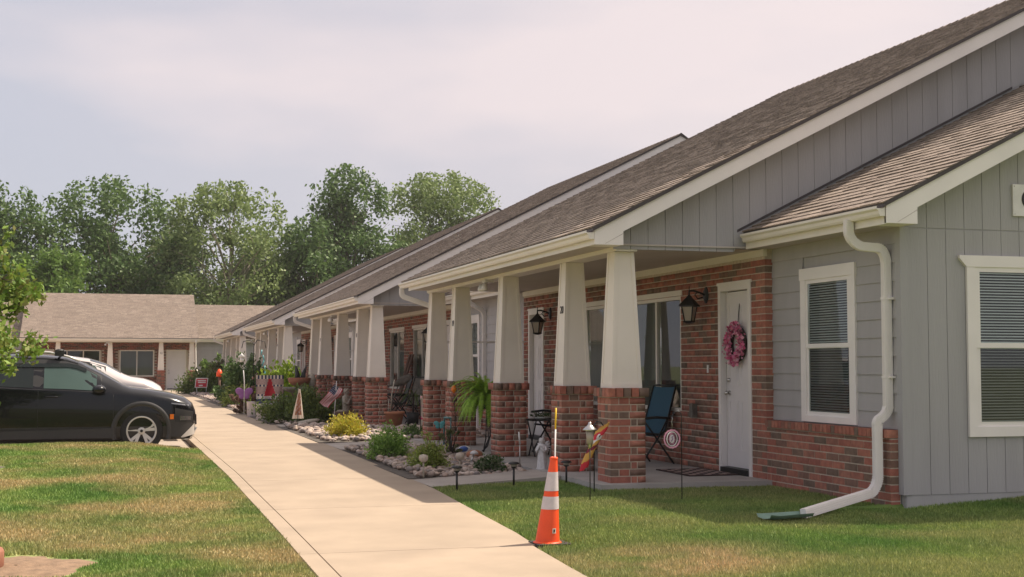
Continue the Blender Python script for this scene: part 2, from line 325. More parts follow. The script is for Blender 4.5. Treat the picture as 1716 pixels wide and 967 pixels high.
# ------------------------------------------------------------------ mesh helpers
class MB:
    def __init__(s): s.v = []; s.f = []; s.mi = []; s.cur = 0; s.smooth = []; s.sm = False
    def add(s, vs, fs):
        o = len(s.v); s.v.extend([tuple(v) for v in vs])
        for f in fs:
            s.f.append(tuple(i + o for i in f)); s.mi.append(s.cur); s.smooth.append(s.sm)
        return s
    def box(s, x0, x1, y0, y1, z0, z1):
        return s.add([(x0, y0, z0), (x1, y0, z0), (x1, y1, z0), (x0, y1, z0), (x0, y0, z1), (x1, y0, z1), (x1, y1, z1), (x0, y1, z1)],
                     [(0, 3, 2, 1), (4, 5, 6, 7), (0, 1, 5, 4), (1, 2, 6, 5), (2, 3, 7, 6), (3, 0, 4, 7)])
    def hexa(s, b, t):
        return s.add(list(b) + list(t), [(0, 3, 2, 1), (4, 5, 6, 7), (0, 1, 5, 4), (1, 2, 6, 5), (2, 3, 7, 6), (3, 0, 4, 7)])
    def prism(s, poly, axis, a, b):
        """poly: 2-D outline; axis 'x','y','z' = extrusion axis from a to b."""
        def p(u, v, w):
            return {'x': (w, u, v), 'y': (u, w, v), 'z': (u, v, w)}[axis]
        n = len(poly)
        vs = [p(u, v, a) for u, v in poly] + [p(u, v, b) for u, v in poly]
        fs = [tuple(range(n)), tuple(range(2 * n - 1, n - 1, -1))]
        fs += [(i, i + n, (i + 1) % n + n, (i + 1) % n) for i in range(n)]
        return s.add(vs, fs)
    def tube(s, pts, r, n=8, cap=True, smooth=True):
        pts = [Vector(p) for p in pts]
        rs = r if isinstance(r, (list, tuple)) else [r] * len(pts)
        old = s.sm; s.sm = smooth
        rings = []; up = None
        for i, p in enumerate(pts):
            d = (pts[min(i + 1, len(pts) - 1)] - pts[max(i - 1, 0)])
            if d.length < 1e-9: d = Vector((0, 0, 1))
            d.normalize()
            if up is None:
                up = Vector((0, 0, 1)) if abs(d.z) < .9 else Vector((1, 0, 0))
            a = (up - d * up.dot(d))
            if a.length < 1e-6: a = d.orthogonal()
            a.normalize(); b = d.cross(a); up = a
            rings.append([p + (a * cos(2 * pi * k / n) + b * sin(2 * pi * k / n)) * rs[i] for k in range(n)])
        vs = [v for rg in rings for v in rg]; fs = []
        for i in range(len(rings) - 1):
            for k in range(n):
                fs.append((i * n + k, i * n + (k + 1) % n, (i + 1) * n + (k + 1) % n, (i + 1) * n + k))
        if cap: fs += [tuple(range(n - 1, -1, -1)), tuple((len(rings) - 1) * n + k for k in range(n))]
        s.add(vs, fs); s.sm = old; return s
    def rect_tube(s, pts, frames):
        """pts: centres; frames: (half-a vector, half-b vector) per point."""
        rings = []
        for p, (a, b) in zip(pts, frames):
            p = Vector(p); a = Vector(a); b = Vector(b)
            rings.append([p - a - b, p + a - b, p + a + b, p - a + b])
        vs = [v for r in rings for v in r]; fs = []
        for i in range(len(rings) - 1):
            for k in range(4): fs.append((i * 4 + k, i * 4 + (k + 1) % 4, (i + 1) * 4 + (k + 1) % 4, (i + 1) * 4 + k))
        fs += [(3, 2, 1, 0), tuple((len(rings) - 1) * 4 + k for k in range(4))]
        return s.add(vs, fs)
    def lathe(s, prof, c=(0, 0, 0), n=20, smooth=True, axis='z', sx=1, sy=1, cap=True):
        old = s.sm; s.sm = smooth
        vs = []
        for r, z in prof:
            for k in range(n):
                a = 2 * pi * k / n
                u, v = r * cos(a) * sx, r * sin(a) * sy
                if axis == 'z': vs.append((c[0] + u, c[1] + v, c[2] + z))
                elif axis == 'y': vs.append((c[0] + u, c[1] + z, c[2] + v))
                else: vs.append((c[0] + z, c[1] + u, c[2] + v))
        fs = []
        for i in range(len(prof) - 1):
            for k in range(n):
                q = (i * n + k, i * n + (k + 1) % n, (i + 1) * n + (k + 1) % n, (i + 1) * n + k)
                fs.append(q if axis != 'y' else q[::-1])
        if cap and prof[0][0] > 1e-4: fs.append(tuple(range(n - 1, -1, -1)))
        if cap and prof[-1][0] > 1e-4: fs.append(tuple((len(prof) - 1) * n + k for k in range(n)))
        s.add(vs, fs); s.sm = old; return s
    def ball(s, c, rx, ry=None, rz=None, n=12, m=8, rot=None):
        ry = rx if ry is None else ry; rz = rx if rz is None else rz
        old = s.sm; s.sm = True; vs = []; c = Vector(c)
        for i in range(m + 1):
            t = pi * i / m
            for k in range(n):
                p = Vector((rx * sin(t) * cos(2 * pi * k / n), ry * sin(t) * sin(2 * pi * k / n), -rz * cos(t)))
                if rot is not None: p = rot @ p
                vs.append(c + p)
        fs = [(i * n + k, i * n + (k + 1) % n, (i + 1) * n + (k + 1) % n, (i + 1) * n + k) for i in range(m) for k in range(n)]
        s.add(vs, fs); s.sm = old; return s
    def mesh(s, name, mats, base=(0, 0, 0)):
        me = bpy.data.meshes.new(name)
        bx, by, bz = base
        me.from_pydata([(x - bx, y - by, z - bz) for x, y, z in s.v], [], s.f)
        if not isinstance(mats, (list, tuple)): mats = [mats]
        for m in mats: me.materials.append(m)
        me.polygons.foreach_set('material_index', s.mi)
        me.polygons.foreach_set('use_smooth', s.smooth)
        me.update()
        return me
    def build(s, name, mats, parent=None, base=(0, 0, 0), loc=(0, 0, 0)):
        o = bpy.data.objects.new(name, s.mesh(name, mats, base))
        o.location = loc
        if parent is not None: o.parent = parent
        COL.objects.link(o)
        return o

def npmesh(name, V, F, m, parent=None, smooth=False):
    """fast mesh from numpy: V (n,3), F (m,k) with k = 3 or 4."""
    me = bpy.data.meshes.new(name)
    k = F.shape[1]
    me.vertices.add(len(V)); me.vertices.foreach_set('co', np.ascontiguousarray(V, dtype=np.float32).ravel())
    me.loops.add(F.size); me.loops.foreach_set('vertex_index', np.ascontiguousarray(F, dtype=np.int32).ravel())
    me.polygons.add(len(F)); me.polygons.foreach_set('loop_start', np.arange(0, F.size, k, dtype=np.int32))
    if smooth: me.polygons.foreach_set('use_smooth', np.ones(len(F), dtype=bool))
    me.materials.append(m); me.update(calc_edges=True)
    o = bpy.data.objects.new(name, me)
    if parent is not None: o.parent = parent
    COL.objects.link(o)
    return o

def thing(name, label, cat, loc=(0, 0, 0), rz=0.0, group=None):
    o = bpy.data.objects.new(name, None); o.empty_display_size = .2
    o.location = loc; o.rotation_euler = (0, 0, rz)
    COL.objects.link(o)
    return tag(o, label, cat, group)
def tag(o, label=None, cat=None, group=None, kind=None):
    if label: o['label'] = label
    if cat: o['category'] = cat
    if group: o['group'] = group
    if kind: o['kind'] = kind
    return o
def inst(name, me, parent, loc, scale=None, rot=None):
    o = bpy.data.objects.new(name, me); o.location = loc
    if scale is not None: o.scale = scale
    if rot is not None: o.rotation_euler = rot
    if parent is not None: o.parent = parent
    o.color = (rng.random(), 0, 0, 1)
    COL.objects.link(o); return o
def copy_tree(o, parent=None):
    c = o.copy(); COL.objects.link(c)
    if parent is not None: c.parent = parent
    for ch in list(o.children): copy_tree(ch, c)
    return c
def text_mesh(txt, size, ext=.002, align='CENTER'):
    cu = bpy.data.curves.new('lettering', 'FONT'); cu.body = txt; cu.size = size; cu.extrude = ext
    cu.align_x = align; cu.align_y = 'CENTER'
    o = bpy.data.objects.new('lettering', cu); COL.objects.link(o)
    dg = bpy.context.evaluated_depsgraph_get()
    me = bpy.data.meshes.new_from_object(o.evaluated_get(dg))
    bpy.data.objects.remove(o); return me
def lettering(name, txt, size, m, parent, fn, bold=1.0):
    me = text_mesh(txt, size)
    for v in me.vertices: v.co = fn(v.co.x, v.co.y, v.co.z)
    me.materials.clear(); me.materials.append(m)
    o = bpy.data.objects.new(name, me); o.parent = parent; COL.objects.link(o); return o
def sstep(a, b, x):
    t = min(1, max(0, (x - a) / (b - a))); return t * t * (3 - 2 * t)

# ------------------------------------------------------------------ ground, walk, lot
def zw(y): return .06 * sstep(12, 28, y)
RE = [(6.0, 2.95), (8.7, 3.10), (10.35, 3.23), (10.36, 3.29), (15.3, 3.60), (17, 3.64), (30, 3.66), (76, 3.66)]
LE = [(6.0, 1.34), (9.2, 1.37), (12.3, 1.42), (18, 1.47), (25, 1.42), (76, 1.42)]
def edge(T, y):
    for (a, xa), (b, xb) in zip(T, T[1:]):
        if y <= b: return xa + (xb - xa) * max(0, (y - a)) / (b - a)
    return T[-1][1]
def zl_right(x, y):
    z = .035 * sstep(3.3, 5.0, x) - .02
    z -= .055 * sstep(12.1, 10.4, y) * sstep(4.4, 6.8, x)
    z += .10 * sstep(7.0, 9.5, x) * sstep(10.5, 11.8, y)
    return z
def zl_left(x, y):
    return zw(y) - .015 + .12 * sstep(12, 23, y) * sstep(1.45, .2, x)

g = MB(); g.add([(-900, -900, -.2), (900, -900, -.2), (900, 2500, -.2), (-900, 2500, -.2)], [(0, 1, 2, 3)])
tag(g.build('ground', M['field']), kind='structure')

def sheet(name, m, fx0, fx1, y0, y1, fz, nx=24, ny=60, skirt=.25):
    b = MB(); vs = []
    for j in range(ny + 1):
        y = y0 + (y1 - y0) * j / ny; a, c = fx0(y), fx1(y)
        for i in range(nx + 1):
            x = a + (c - a) * i / nx; vs.append((x, y, fz(x, y)))
    fs = [(j * (nx + 1) + i, j * (nx + 1) + i + 1, (j + 1) * (nx + 1) + i + 1, (j + 1) * (nx + 1) + i) for j in range(ny) for i in range(nx)]
    b.sm = True; b.add(vs, fs)
    return tag(b.build(name, m), kind='structure')
def lawn_far(x):    # where the right lawn stops
    if x < 5.3: return 15.5 + .14 * (x - 3.6)
    return 14.33
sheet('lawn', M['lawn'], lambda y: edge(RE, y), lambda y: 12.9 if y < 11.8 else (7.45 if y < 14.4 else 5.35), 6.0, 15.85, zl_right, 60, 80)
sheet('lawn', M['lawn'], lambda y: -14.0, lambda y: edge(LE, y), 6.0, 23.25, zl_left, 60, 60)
# kerb between lawn and lot, and the lot
tag(MB().prism([(23.25, -.2), (23.25, .10), (23.29, .12), (23.41, .12), (23.41, -.2)], 'x', -14, .95).build('kerb', M['lot']), kind='structure')
tag(MB().prism([(-40, 23.41), (1.40, 23.41), (1.40, 74), (-40, 74)], 'z', -.19, -.03).build('parking_lot', M['lot']), kind='structure')

# sidewalk: a base and one panel per joint, with a narrow band along its left edge
swb = MB()
ys = [6.0 + .5 * i for i in range(141)]
for a, b_ in zip(ys, ys[1:]):
    swb.add([(edge(LE, a) + .006, a, zw(a) - .022), (edge(RE, a) - .006, a, zw(a) - .022), (edge(RE, b_) - .006, b_, zw(b_) - .022), (edge(LE, b_) + .006, b_, zw(b_) - .022)], [(0, 1, 2, 3)])
sidewalk = tag(swb.build('sidewalk', M['concrete']), kind='structure')
def walk_panel(y0, y1, fa, fb):
    n = max(2, int((y1 - y0) / .8)); p = MB(); rows = []
    for j in range(n + 1):
        y = y0 + (y1 - y0) * j / n; rows.append((fa(y), fb(y), y, zw(y)))
    vs = [];
    for a, c, y, z in rows: vs += [(a, y, z), (c, y, z), (c, y, z - .18), (a, y, z - .18)]
    fs = []
    for j in range(n):
        o = j * 4
        fs += [(o, o + 1, o + 5, o + 4), (o + 1, o + 2, o + 6, o + 5), (o + 3, o, o + 4, o + 7)]
    fs += [(3, 2, 1, 0), (n * 4, n * 4 + 1, n * 4 + 2, n * 4 + 3)]
    p.add(vs, fs); return p
joints = [6.0, 8.1, 10.35, 13.6, 16.9, 20.2, 23.5, 26.8, 30.1, 33.4, 36.7, 40, 45, 50, 55, 60, 65, 70, 76]
for i, (a, b_) in enumerate(zip(joints, joints[1:])):
    walk_panel(a + .0045, b_ - .0045, lambda y: edge(LE, y) + .149, lambda y: edge(RE, y)).build('concrete_panel', M['concrete'], sidewalk)
    walk_panel(a + .004, b_ - .004, lambda y: edge(LE, y), lambda y: edge(LE, y) + .139).build('edge_strip', M['concrete'], sidewalk)

# ------------------------------------------------------------------ the row of apartments
P0 = [14.5, 29.6, 45.35, 61.5]
COLOFF = [0.0, 1.74, 4.63, 7.5, 9.25]
PLEN = 9.675                      # pedestal A near face to pedestal E far face
XR, ZR, SL = 12.83, 6.84, .51     # ridge, slope
XE, ZE = 5.167, 2.934             # eave
WX, WZ, WS = 7.156, 2.964, .503   # wing eave
FL = .09                          # porch floor
XB, XS = 7.4, 7.5                 # brick face, siding face
BL = Vector((7.4, 14.5, 0))
house = thing('apartment_building', 'long single storey row of apartments with brick porches and tapered white columns', 'building', BL)
BR = []    # bricks: (parent, centre, size)
SH = []    # shingles: (parent, origin y, s, width, which roof)
def hb(mb, name, m, parent=None): return mb.build(name, m, parent or house, BL)

def bricks_run(parent, xf, y0, y1, z0, z1, openings=(), depth=.1, course=.0813, length=.254, gap=.0125):
    """running bond on a plane facing -X, between y0 (near) and y1."""
    z = z0; k = 0
    while z < z1 - .02:
        ze = min(z + course, z1)
        y = y0 - (length / 2 if k % 2 else 0)
        while y < y1:
            segs = [(max(y, y0), min(y + length, y1))]
            for (oa, ob, za, zb) in openings:
                if ze > za + .03 and z < zb - .03:
                    ns = []
                    for a, b in segs:
                        if b <= oa or a >= ob: ns.append((a, b)); continue
                        if a < oa: ns.append((a, oa + gap))
                        if b > ob: ns.append((ob, b))
                    segs = ns
            for a, b in segs:
                if b - a > .035:
                    dx = rng.uniform(-.0015, .0015)
                    BR.append((parent, ((xf + depth / 2) + dx, (a + b - gap) / 2, (z + ze - gap) / 2), (depth, b - a - gap, ze - z - gap)))
            y += length
        z += course; k += 1
def wall_back(mb, x0, x1, y0, y1, z0, z1, openings=()):
    yb = sorted({y0, y1, *[o[0] for o in openings], *[o[1] for o in openings]})
    zb = sorted({z0, z1, *[o[2] for o in openings], *[o[3] for o in openings]})
    yb = [v for v in yb if y0 <= v <= y1]; zb = [v for v in zb if z0 <= v <= z1]
    for a, b in zip(yb, yb[1:]):
        for c, d in zip(zb, zb[1:]):
            ym, zm = (a + b) / 2, (c + d) / 2
            if any(o[0] < ym < o[1] and o[2] < zm < o[3] for o in openings): continue
            mb.box(x0, x1, a, b, c, d)

# windows and doors --------------------------------------------------
def slats(mb, x, y0, y1, z0, z1, step=.028):
    z = z0
    while z < z1:
        mb.add([(x, y0, z), (x, y1, z), (x + .017, y1, z + .014), (x + .017, y0, z + .014)], [(0, 1, 2, 3)]); z += step
def hung_window(y0, y1, z0, z1, xf=XS):
    """double-hung window on a wall facing -X; outer trim from y0..y1, z0..z1."""
    t = .115; w = MB()
    w.box(xf - .030, xf + .001, y0, y0 + t, z0, z1 - .13); w.box(xf - .030, xf + .001, y1 - t, y1, z0, z1 - .13)
    w.box(xf - .036, xf + .001, y0 - .01, y1 + .01, z1 - .13, z1)
    w.box(xf - .030, xf + .001, y0 + t, y1 - t, z0, z0 + .07)
    win = hb(w, 'window', M['white'])
    a, b, c, d = y0 + t, y1 - t, z0 + .07, z1 - .13
    mid = (c + d) / 2
    f = MB(); k = .045
    for (p, q, off) in ((mid - .005, d, .0), (c, mid + .03, .012)):
        f.box(xf - .024 + off, xf, a, a + k, p, q); f.box(xf - .024 + off, xf, b - k, b, p, q)
        f.box(xf - .024 + off, xf, a + k, b - k, q - k, q) ; f.box(xf - .0235 + off, xf, a + k, b - k, p, p + k)
    hb(f, 'sash', M['white'], win)
    hb(MB().box(xf + .008, xf + .0145, a + .01, b - .01, c + .01, d - .01), 'unlit_room_panel', M['dark'], win)  # thin near-black panel, the unlit interior put into its colour
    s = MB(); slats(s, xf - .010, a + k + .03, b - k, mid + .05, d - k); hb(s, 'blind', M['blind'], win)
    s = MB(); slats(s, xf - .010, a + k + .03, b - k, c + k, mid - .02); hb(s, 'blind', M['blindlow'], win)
    hb(MB().box(xf - .021, xf - .019, a + k, b - k, mid + .03, d - k), 'pane', M['glass'], win)
    hb(MB().box(xf - .0185, xf - .0175, a + k, b - k, c + k, mid - .01), 'pane', M['glass'], win)
def slide_window(y0, y1, z0, z1, flip, xf=XB):
    """sliding window set 7 cm back into a brick opening."""
    x = xf + .06; w = MB(); t = .05
    w.box(x - .05, x + .04, y0 + .002, y0 + t, z0 + .003, z1 - .002); w.box(x - .05, x + .04, y1 - t, y1 - .002, z0 + .003, z1 - .002)
    w.box(x - .05, x + .04, y0 + t, y1 - t, z1 - t, z1 - .002); w.box(x - .075, x + .04, y0 + t, y1 - t, z0 + .003, z0 + t)
    w.box(xf - .012, xf + .02, y0 - .05, y1 + .05, z1 + .001, z1 + .075)
    win = hb(w, 'window', M['beige'])
    m = (y0 + y1) / 2
    f = MB(); f.box(x - .03, x + .03, m - .025, m + .025, z0 + t, z1 - t)
    hb(f, 'mullion', M['beige'], win)
    lo, hi = ((y0 + t, m - .025), (m + .025, y1 - t))
    for i, (a, b) in enumerate((lo, hi)):
        hb(MB().box(x - .002, x + .002, a, b, z0 + t, z1 - t), 'pane', M['glass'], win)
        pale = (i == 1) != flip
        hb(MB().box(x + .035, x + .045, a, b, z0 + t, z1 - t), 'curtain' if pale else 'unlit_room_panel', M['darkin'] if pale else M['dark'], win)  # curtain on one half, near-black stand-in for the unlit interior on the other
def door(y0, y1, z0, z1, hinge_near, xf=XB):
    """entry door in a brick opening y0..y1."""
    x = xf + .035; t = .075; w = MB()
    w.box(x - .05, x + .06, y0 + .002, y0 + t, z0, z1 - .002); w.box(x - .05, x + .06, y1 - t, y1 - .002, z0, z1 - .002)
    w.box(x - .05, x + .06, y0 + t, y1 - t, z1 - t, z1 - .002); 
    w.box(xf - .02, xf + .0, y0 - .02, y1 + .02, z1 - .002, z1 + .035)
    fr = hb(w, 'door_frame', M['white'])
    a, b = y0 + t + .012, y1 - t - .012
    lf = MB(); lx = x + .03
    lf.box(lx, lx + .04, a, b, z0 + .075, z1 - t - .012)
    wd = b - a; h = z1 - t - z0 - .09
    for (ya, yb) in ((a + .1 * wd, a + .45 * wd), (a + .55 * wd, a + .9 * wd)):
        for (p, q) in ((.09, .38), (.46, .74), (.80, .93)):
            za, zb = z0 + .075 + p * h, z0 + .075 + q * h; e = .02
            lf.box(lx - .006, lx, ya, ya + e, za, zb); lf.box(lx - .006, lx, yb - e, yb, za, zb)
            lf.box(lx - .006, lx, ya + e, yb - e, za, za + e); lf.box(lx - .006, lx, ya + e, yb - e, zb - e, zb)
            lf.box(lx - .004, lx, ya + 2 * e, yb - 2 * e, za + 2 * e, zb - 2 * e)
    dr = hb(lf, 'door', M['door'])
    hb(MB().box(x + .072, x + .09, y0 + .003, y1 - .003, z0, z1 - .003), 'dark_gap_sheet', M['dark'], dr)  # near-black sheet behind the leaf, colours the shaded gap round the door
    hb(MB().box(x - .07, x + .07, y0 + t, y1 - t, z0 - .002, z0 + .07), 'threshold', M['black'], dr)
    ky = (b - .07) if hinge_near else (a + .07)
    for zz, nm in ((1.08, 'knob'), (1.24, 'deadbolt')):
        k = MB(); k.lathe([(.001, -.065), (.022, -.06), (.03, -.045), (.024, -.025), (.012, -.018), (.012, -.008), (.032, -.006), (.032, 0)] if nm == 'knob' else [(.001, -.03), (.022, -.028), (.03, -.006), (.03, 0)], (lx, ky, zz), 14, True, 'x')
        hb(k, nm, M['chrome'], dr)
def lantern(y, z, s=1):
    """black wall lantern; plate on the wall at (XB, y, z)."""
    b = MB(); x = XB
    b.lathe([(.001, -.03), (.045, -.028), (.07, -.012), (.075, 0)], (x, y, z), 10, False, 'x', 1.0, 1.5)
    cx = x - .24
    b.tube([(x - .02, y, z), (x - .09, y, z + .03), (x - .18, y, z + .055), (cx, y, z + .05), (cx, y, z + .0)], .014, 8)
    b.tube([(x - .05, y, z - .03), (x - .12, y, z - .05), (x - .16, y, z), (x - .13, y, z + .035)], .009, 6)
    top = z - .0
    b.lathe([(.014, 0), (.03, -.02), (.05, -.04), (.10, -.09), (.15, -.135), (.152, -.15), (.11, -.155)], (cx, y, top), 4, False)
    zt, zb = top - .155, top - .34
    for sx, sy in ((1, 0), (0, 1), (-1, 0), (0, -1)):
        b.tube([(cx + sx * .105, y + sy * .105, zt), (cx + sx * .067, y + sy * .067, zb)], .009, 5)
    b.lathe([(.08, 0), (.088, -.014), (.075, -.02), (.04, -.035), (.001, -.04)], (cx, y, zb + .005), 4, False)
    b.tube([(cx, y, z + .05), (cx, y, z + .11)], .006, 6)
    o = hb(b, 'wall_lantern', M['black'])
    gl = MB(); gl.lathe([(.06, 0), (.10, .183)], (cx, y, zb + .001), 4, False)
    hb(gl, 'lantern_glass', M['frost'], o)

# porch columns ------------------------------------------------------
def column(x, y, number=None):
    hbm, ht, z0, z1 = .178, .112, 1.168, 2.736
    b = MB()
    b.hexa([(x - hbm, y - hbm, z0), (x + hbm, y - hbm, z0), (x + hbm, y + hbm, z0), (x - hbm, y + hbm, z0)],
           [(x - ht, y - ht, z1), (x + ht, y - ht, z1), (x + ht, y + ht, z1), (x - ht, y + ht, z1)])
    for sx in (-1, 1):
        for sy in (-1, 1):
            def q(hh, z, e=.008, w=.045):
                cx, cy = x + sx * (hh + e), y + sy * (hh + e)
                xs = sorted([cx, cx - sx * w]); yy = sorted([cy, cy - sy * w])
                return [(xs[0], yy[0], z), (xs[1], yy[0], z), (xs[1], yy[1], z), (xs[0], yy[1], z)]
            b.hexa(q(hbm, z0 - .004), q(ht, z1 - .004))
    for zz, hh, e in ((z0 - .002, hbm, .0065),):
        b.box(x - hh - e, x + hh + e, y - hh - e, y + hh + e, zz, zz + .05)
    o = hb(b, 'porch_column', M['column'])
    h = .2125; t = .095; e = .005
    hb(MB().box(x - h + e, x + h - e, y - h + e, y + h - e, FL - .005, z0 - .09), 'pedestal_core', M['mortar'], o)
    z = FL; k = 0; c = .0813; gp = .0125
    while k < 13:
        S2 = h if k < 12 else h + .035
        tt = t if k < 12 else t + .02
        zh = c - gp if k < 12 else z0 - z - .003
        zc = z + zh / 2; d = S2 - tt / 2; ln = 2 * S2 - tt
        ch = 1 if k % 2 == 0 else -1
        n_r = 2 if k < 12 else 4
        for side in range(4):
            cuts = [0, .254 if k % 2 == 0 else .127, ln] if k < 12 else [ln * i / 4 for i in range(5)]
            for a, b2 in zip(cuts, cuts[1:]):
                lo = -S2 + (0 if ch > 0 else tt + gp) + a; hi = -S2 + (0 if ch > 0 else tt + gp) + b2 - gp
                m = (lo + hi) / 2; L_ = hi - lo
                if side == 0: cpos, sz = (x + m, y - d, zc), (L_, tt, zh)
                elif side == 1: cpos, sz = (x + d, y + m, zc), (tt, L_, zh)
                elif side == 2: cpos, sz = (x - m, y + d, zc), (L_, tt, zh)
                else: cpos, sz = (x - d, y - m, zc), (tt, L_, zh)
                BR.append((o, cpos, sz))
        z += c; k += 1
    if number:
        xf = lambda zz: x - (hbm + (ht - hbm) * (zz - z0) / (z1 - z0)) - .003
        lettering('house_number', number, .135, M['ink'], o, lambda u, v, w: (xf(2.13 + v) - .002 - w - BL.x, y - .01 - u - BL.y, 2.13 + v - BL.z))
    return o

def K_gutter(mb, xe, zt, y0, y1):
    mb.prism([(xe - .001, zt), (xe - .001, zt - .095), (xe - .055, zt - .095), (xe - .068, zt - .075), (xe - .075, zt - .045), (xe - .1, zt - .025), (xe - .1, zt),
              (xe - .094, zt), (xe - .094, zt - .02), (xe - .02, zt - .02)], 'y', y0, y1)
def downspout(pts, wx=.042, wy=.031, parent=None, bends=True):
    """rectangular corrugated pipe along pts (already rounded)."""
    fr = []; P = [Vector(p) for p in pts]
    for i, p in enumerate(P):
        d = (P[min(i + 1, len(P) - 1)] - P[max(i - 1, 0)]).normalized()
        a = Vector((0, 1, 0)); a = (a - d * a.dot(d)).normalized(); b = d.cross(a)
        fr.append((a * wy, b * wx))
    mb = MB(); mb.rect_tube(P, fr)
    # raised ribs along the pipe
    for off in (-.5, 0, .5):
        mb.rect_tube([p + f[0] * off - f[1] * 1.0 for p, f in zip(P, fr)], [(f[0] * .14, f[1] * .11) for f in fr])
        mb.rect_tube([p + f[1] * off - f[0] * 1.0 for p, f in zip(P, fr)], [(f[0] * .11, f[1] * .14) for f in fr])
    # crimped ridges where the pipe bends
    for i in range(1, len(P) - 1):
        d1 = (P[i] - P[i - 1]); d2 = (P[i + 1] - P[i])
        if d1.length > 1e-6 and d2.length > 1e-6 and d1.angle(d2) > .06:
            d = (d1.normalized() + d2.normalized()).normalized() * .003
            a, b = fr[i]
            mb.rect_tube([P[i] - d, P[i] + d], [(a * 1.09, b * 1.09)] * 2)
    ds = hb(mb, 'downspout', M['white'], parent)
    for p0, p1, f0 in zip(P, P[1:], fr):
        if abs(p1.z - p0.z) > 1.2:
            for q in (.25, .8):
                c = p0 + (p1 - p0) * q; a, b = f0; sm_ = MB()
                sm_.rect_tube([c + Vector((0, 0, .012)), c - Vector((0, 0, .012))], [(a * 1.12, b * 1.12)] * 2)
                sm_.box(c.x - .006, XS, c.y - wy - .03, c.y + wy + .03, c.z - .012, c.z + .012); hb(sm_, 'strap', M['white'], ds)
    return ds
def rounded(pts, r=.07, n=5):
    P = [Vector(p) for p in pts]; o = [P[0]]
    for a, b, c in zip(P, P[1:], P[2:]):
        d1 = (a - b); d2 = (c - b); rr = min(r, d1.length * .45, d2.length * .45)
        p1 = b + d1.normalized() * rr; p2 = b + d2.normalized() * rr
        for i in range(n + 1):
            t = i / n; o.append(p1 * (1 - t) ** 2 + b * 2 * t * (1 - t) + p2 * t * t)
    o.append(P[-1]); return o

def rake(name, y, xe, ze, sl, xr, drop, zbot, xret, ydepth=.3):
    """rake board on the near gable, with the boxed return at the eave; mirrored past the ridge."""
    zr = ze + sl * (xr - xe); b = MB()
    b.prism([(xe, zbot), (xret, zbot), (xret, ze + sl * (xret - xe) - drop), (xr, zr - drop), (xr, zr), (xe, ze)], 'y', y, y + .035)
    xm = 2 * xr - xe
    b.prism([(xr + .001, zr), (xr + .001, zr - drop), (xm, ze - drop), (xm, ze)], 'y', y, y + .035)
    b.box(xe + .002, xret - .002, y + .035, y + ydepth, zbot + .002, ze - .05)
    o = hb(b, name, M['white'])
    # seam of the return
    s = MB(); s.prism([(xe + .12, zbot + .012), (xe + .128, zbot + .012), (xret - .004, ze + sl * (xret - xe) - drop - .03), (xret - .004, ze + sl * (xret - xe) - drop - .022)], 'y', y - .002, y + .001)
    hb(s, 'board_joint', M['soffit'], o)
    u = MB(); u.prism([(xret, ze + sl * (xret - xe) - drop + .06), (xr, zr - drop + .06), (xr, zr - drop + .075), (xret, ze + sl * (xret - xe) - drop + .075)], 'y', y + .036, y + ydepth)
    hb(u, 'rake_soffit', M['soffit'], o)
    return o

def roof(xe, ze, sl, xr, y0, y1, ov=.05):
    """roof deck with dark edge; left slope gets shingles."""
    zr = ze + sl * (xr - xe); b = MB(); th = .045
    xo = xe - .03; zo = ze - .03 * sl
    b.prism([(xo, zo + .003), (xr, zr + .003), (2 * xr - xo, zo + .003), (2 * xr - xo, zo + th), (xr, zr + th), (xo, zo + th)], 'y', y0, y1)
    o = hb(b, 'roof', M['edge'])
    return o, (xo, zo + th, sl, xr)
EXPO = .140
def shingle_roof(parent, geom, y0, y1, xmax):
    xo, zo, sl, xr = geom
    ln = sqrt(1 + sl * sl); smax = (min(xmax, xr) - xo) * ln
    s = -.012; k = 0
    while s < smax:
        y = y0 - rng.uniform(0, .3)
        while y < y1:
            w = rng.choice((.17, .22, .28, .34))
            a, b = max(y, y0), min(y + w, y1)
            if b - a > .03: SH.append((parent, (xo, zo, sl, xr), s, a, b, rng.choice((0, 0, .006, .008))))
            y += w
        s += EXPO; k += 1

def gable_boards(parent, y, x0, x1, zbot, ztop, w=.2155, th=.018, maxn=99):
    """vertical grooved boards on a plane facing -Y."""
    x = x0; n = 0
    while x < x1 - .02:
        xe = min(x + w, x1); a, b = x, xe - .007
        za, zb_ = zbot(a), zbot(b); ta, tb = ztop(a), ztop(b)
        if max(ta - za, tb - zb_) > .03:
            ta = max(ta, za + .004); tb = max(tb, zb_ + .004)
            m = MB(); m.prism([(a, za), (b, zb_), (b, tb), (a, ta)], 'y', y, y + th)
            hb(m, 'board', M['siding2'], parent)
        x = xe; n += 1
def lap_planks(parent, y0, y1, z0, z1, wins=(), e=.187, first=.957, xf=XS):
    z = first
    while z > z0: z -= e
    while z < z1 - .01:
        a, b = max(z, z0), min(z + e, z1)
        if b - a > .02:
            segs = [(y0, y1)]
            for (wa, wb) in wins:
                if a < 2.50: segs = [q for (p, r) in segs for q in (((p, min(r, wa + .02)), (max(p, wb - .02), r)) if p < wb and r > wa else ((p, r),)) if q[1] - q[0] > .02]
            for (p, r) in segs:
                m = MB(); m.prism([(xf - .013, a), (xf + .014, a), (xf + .014, b + .012), (xf + .0, b + .012)], 'x' if False else 'y', p, r)
                hb(m, 'plank', M['siding'], parent)
        z += e

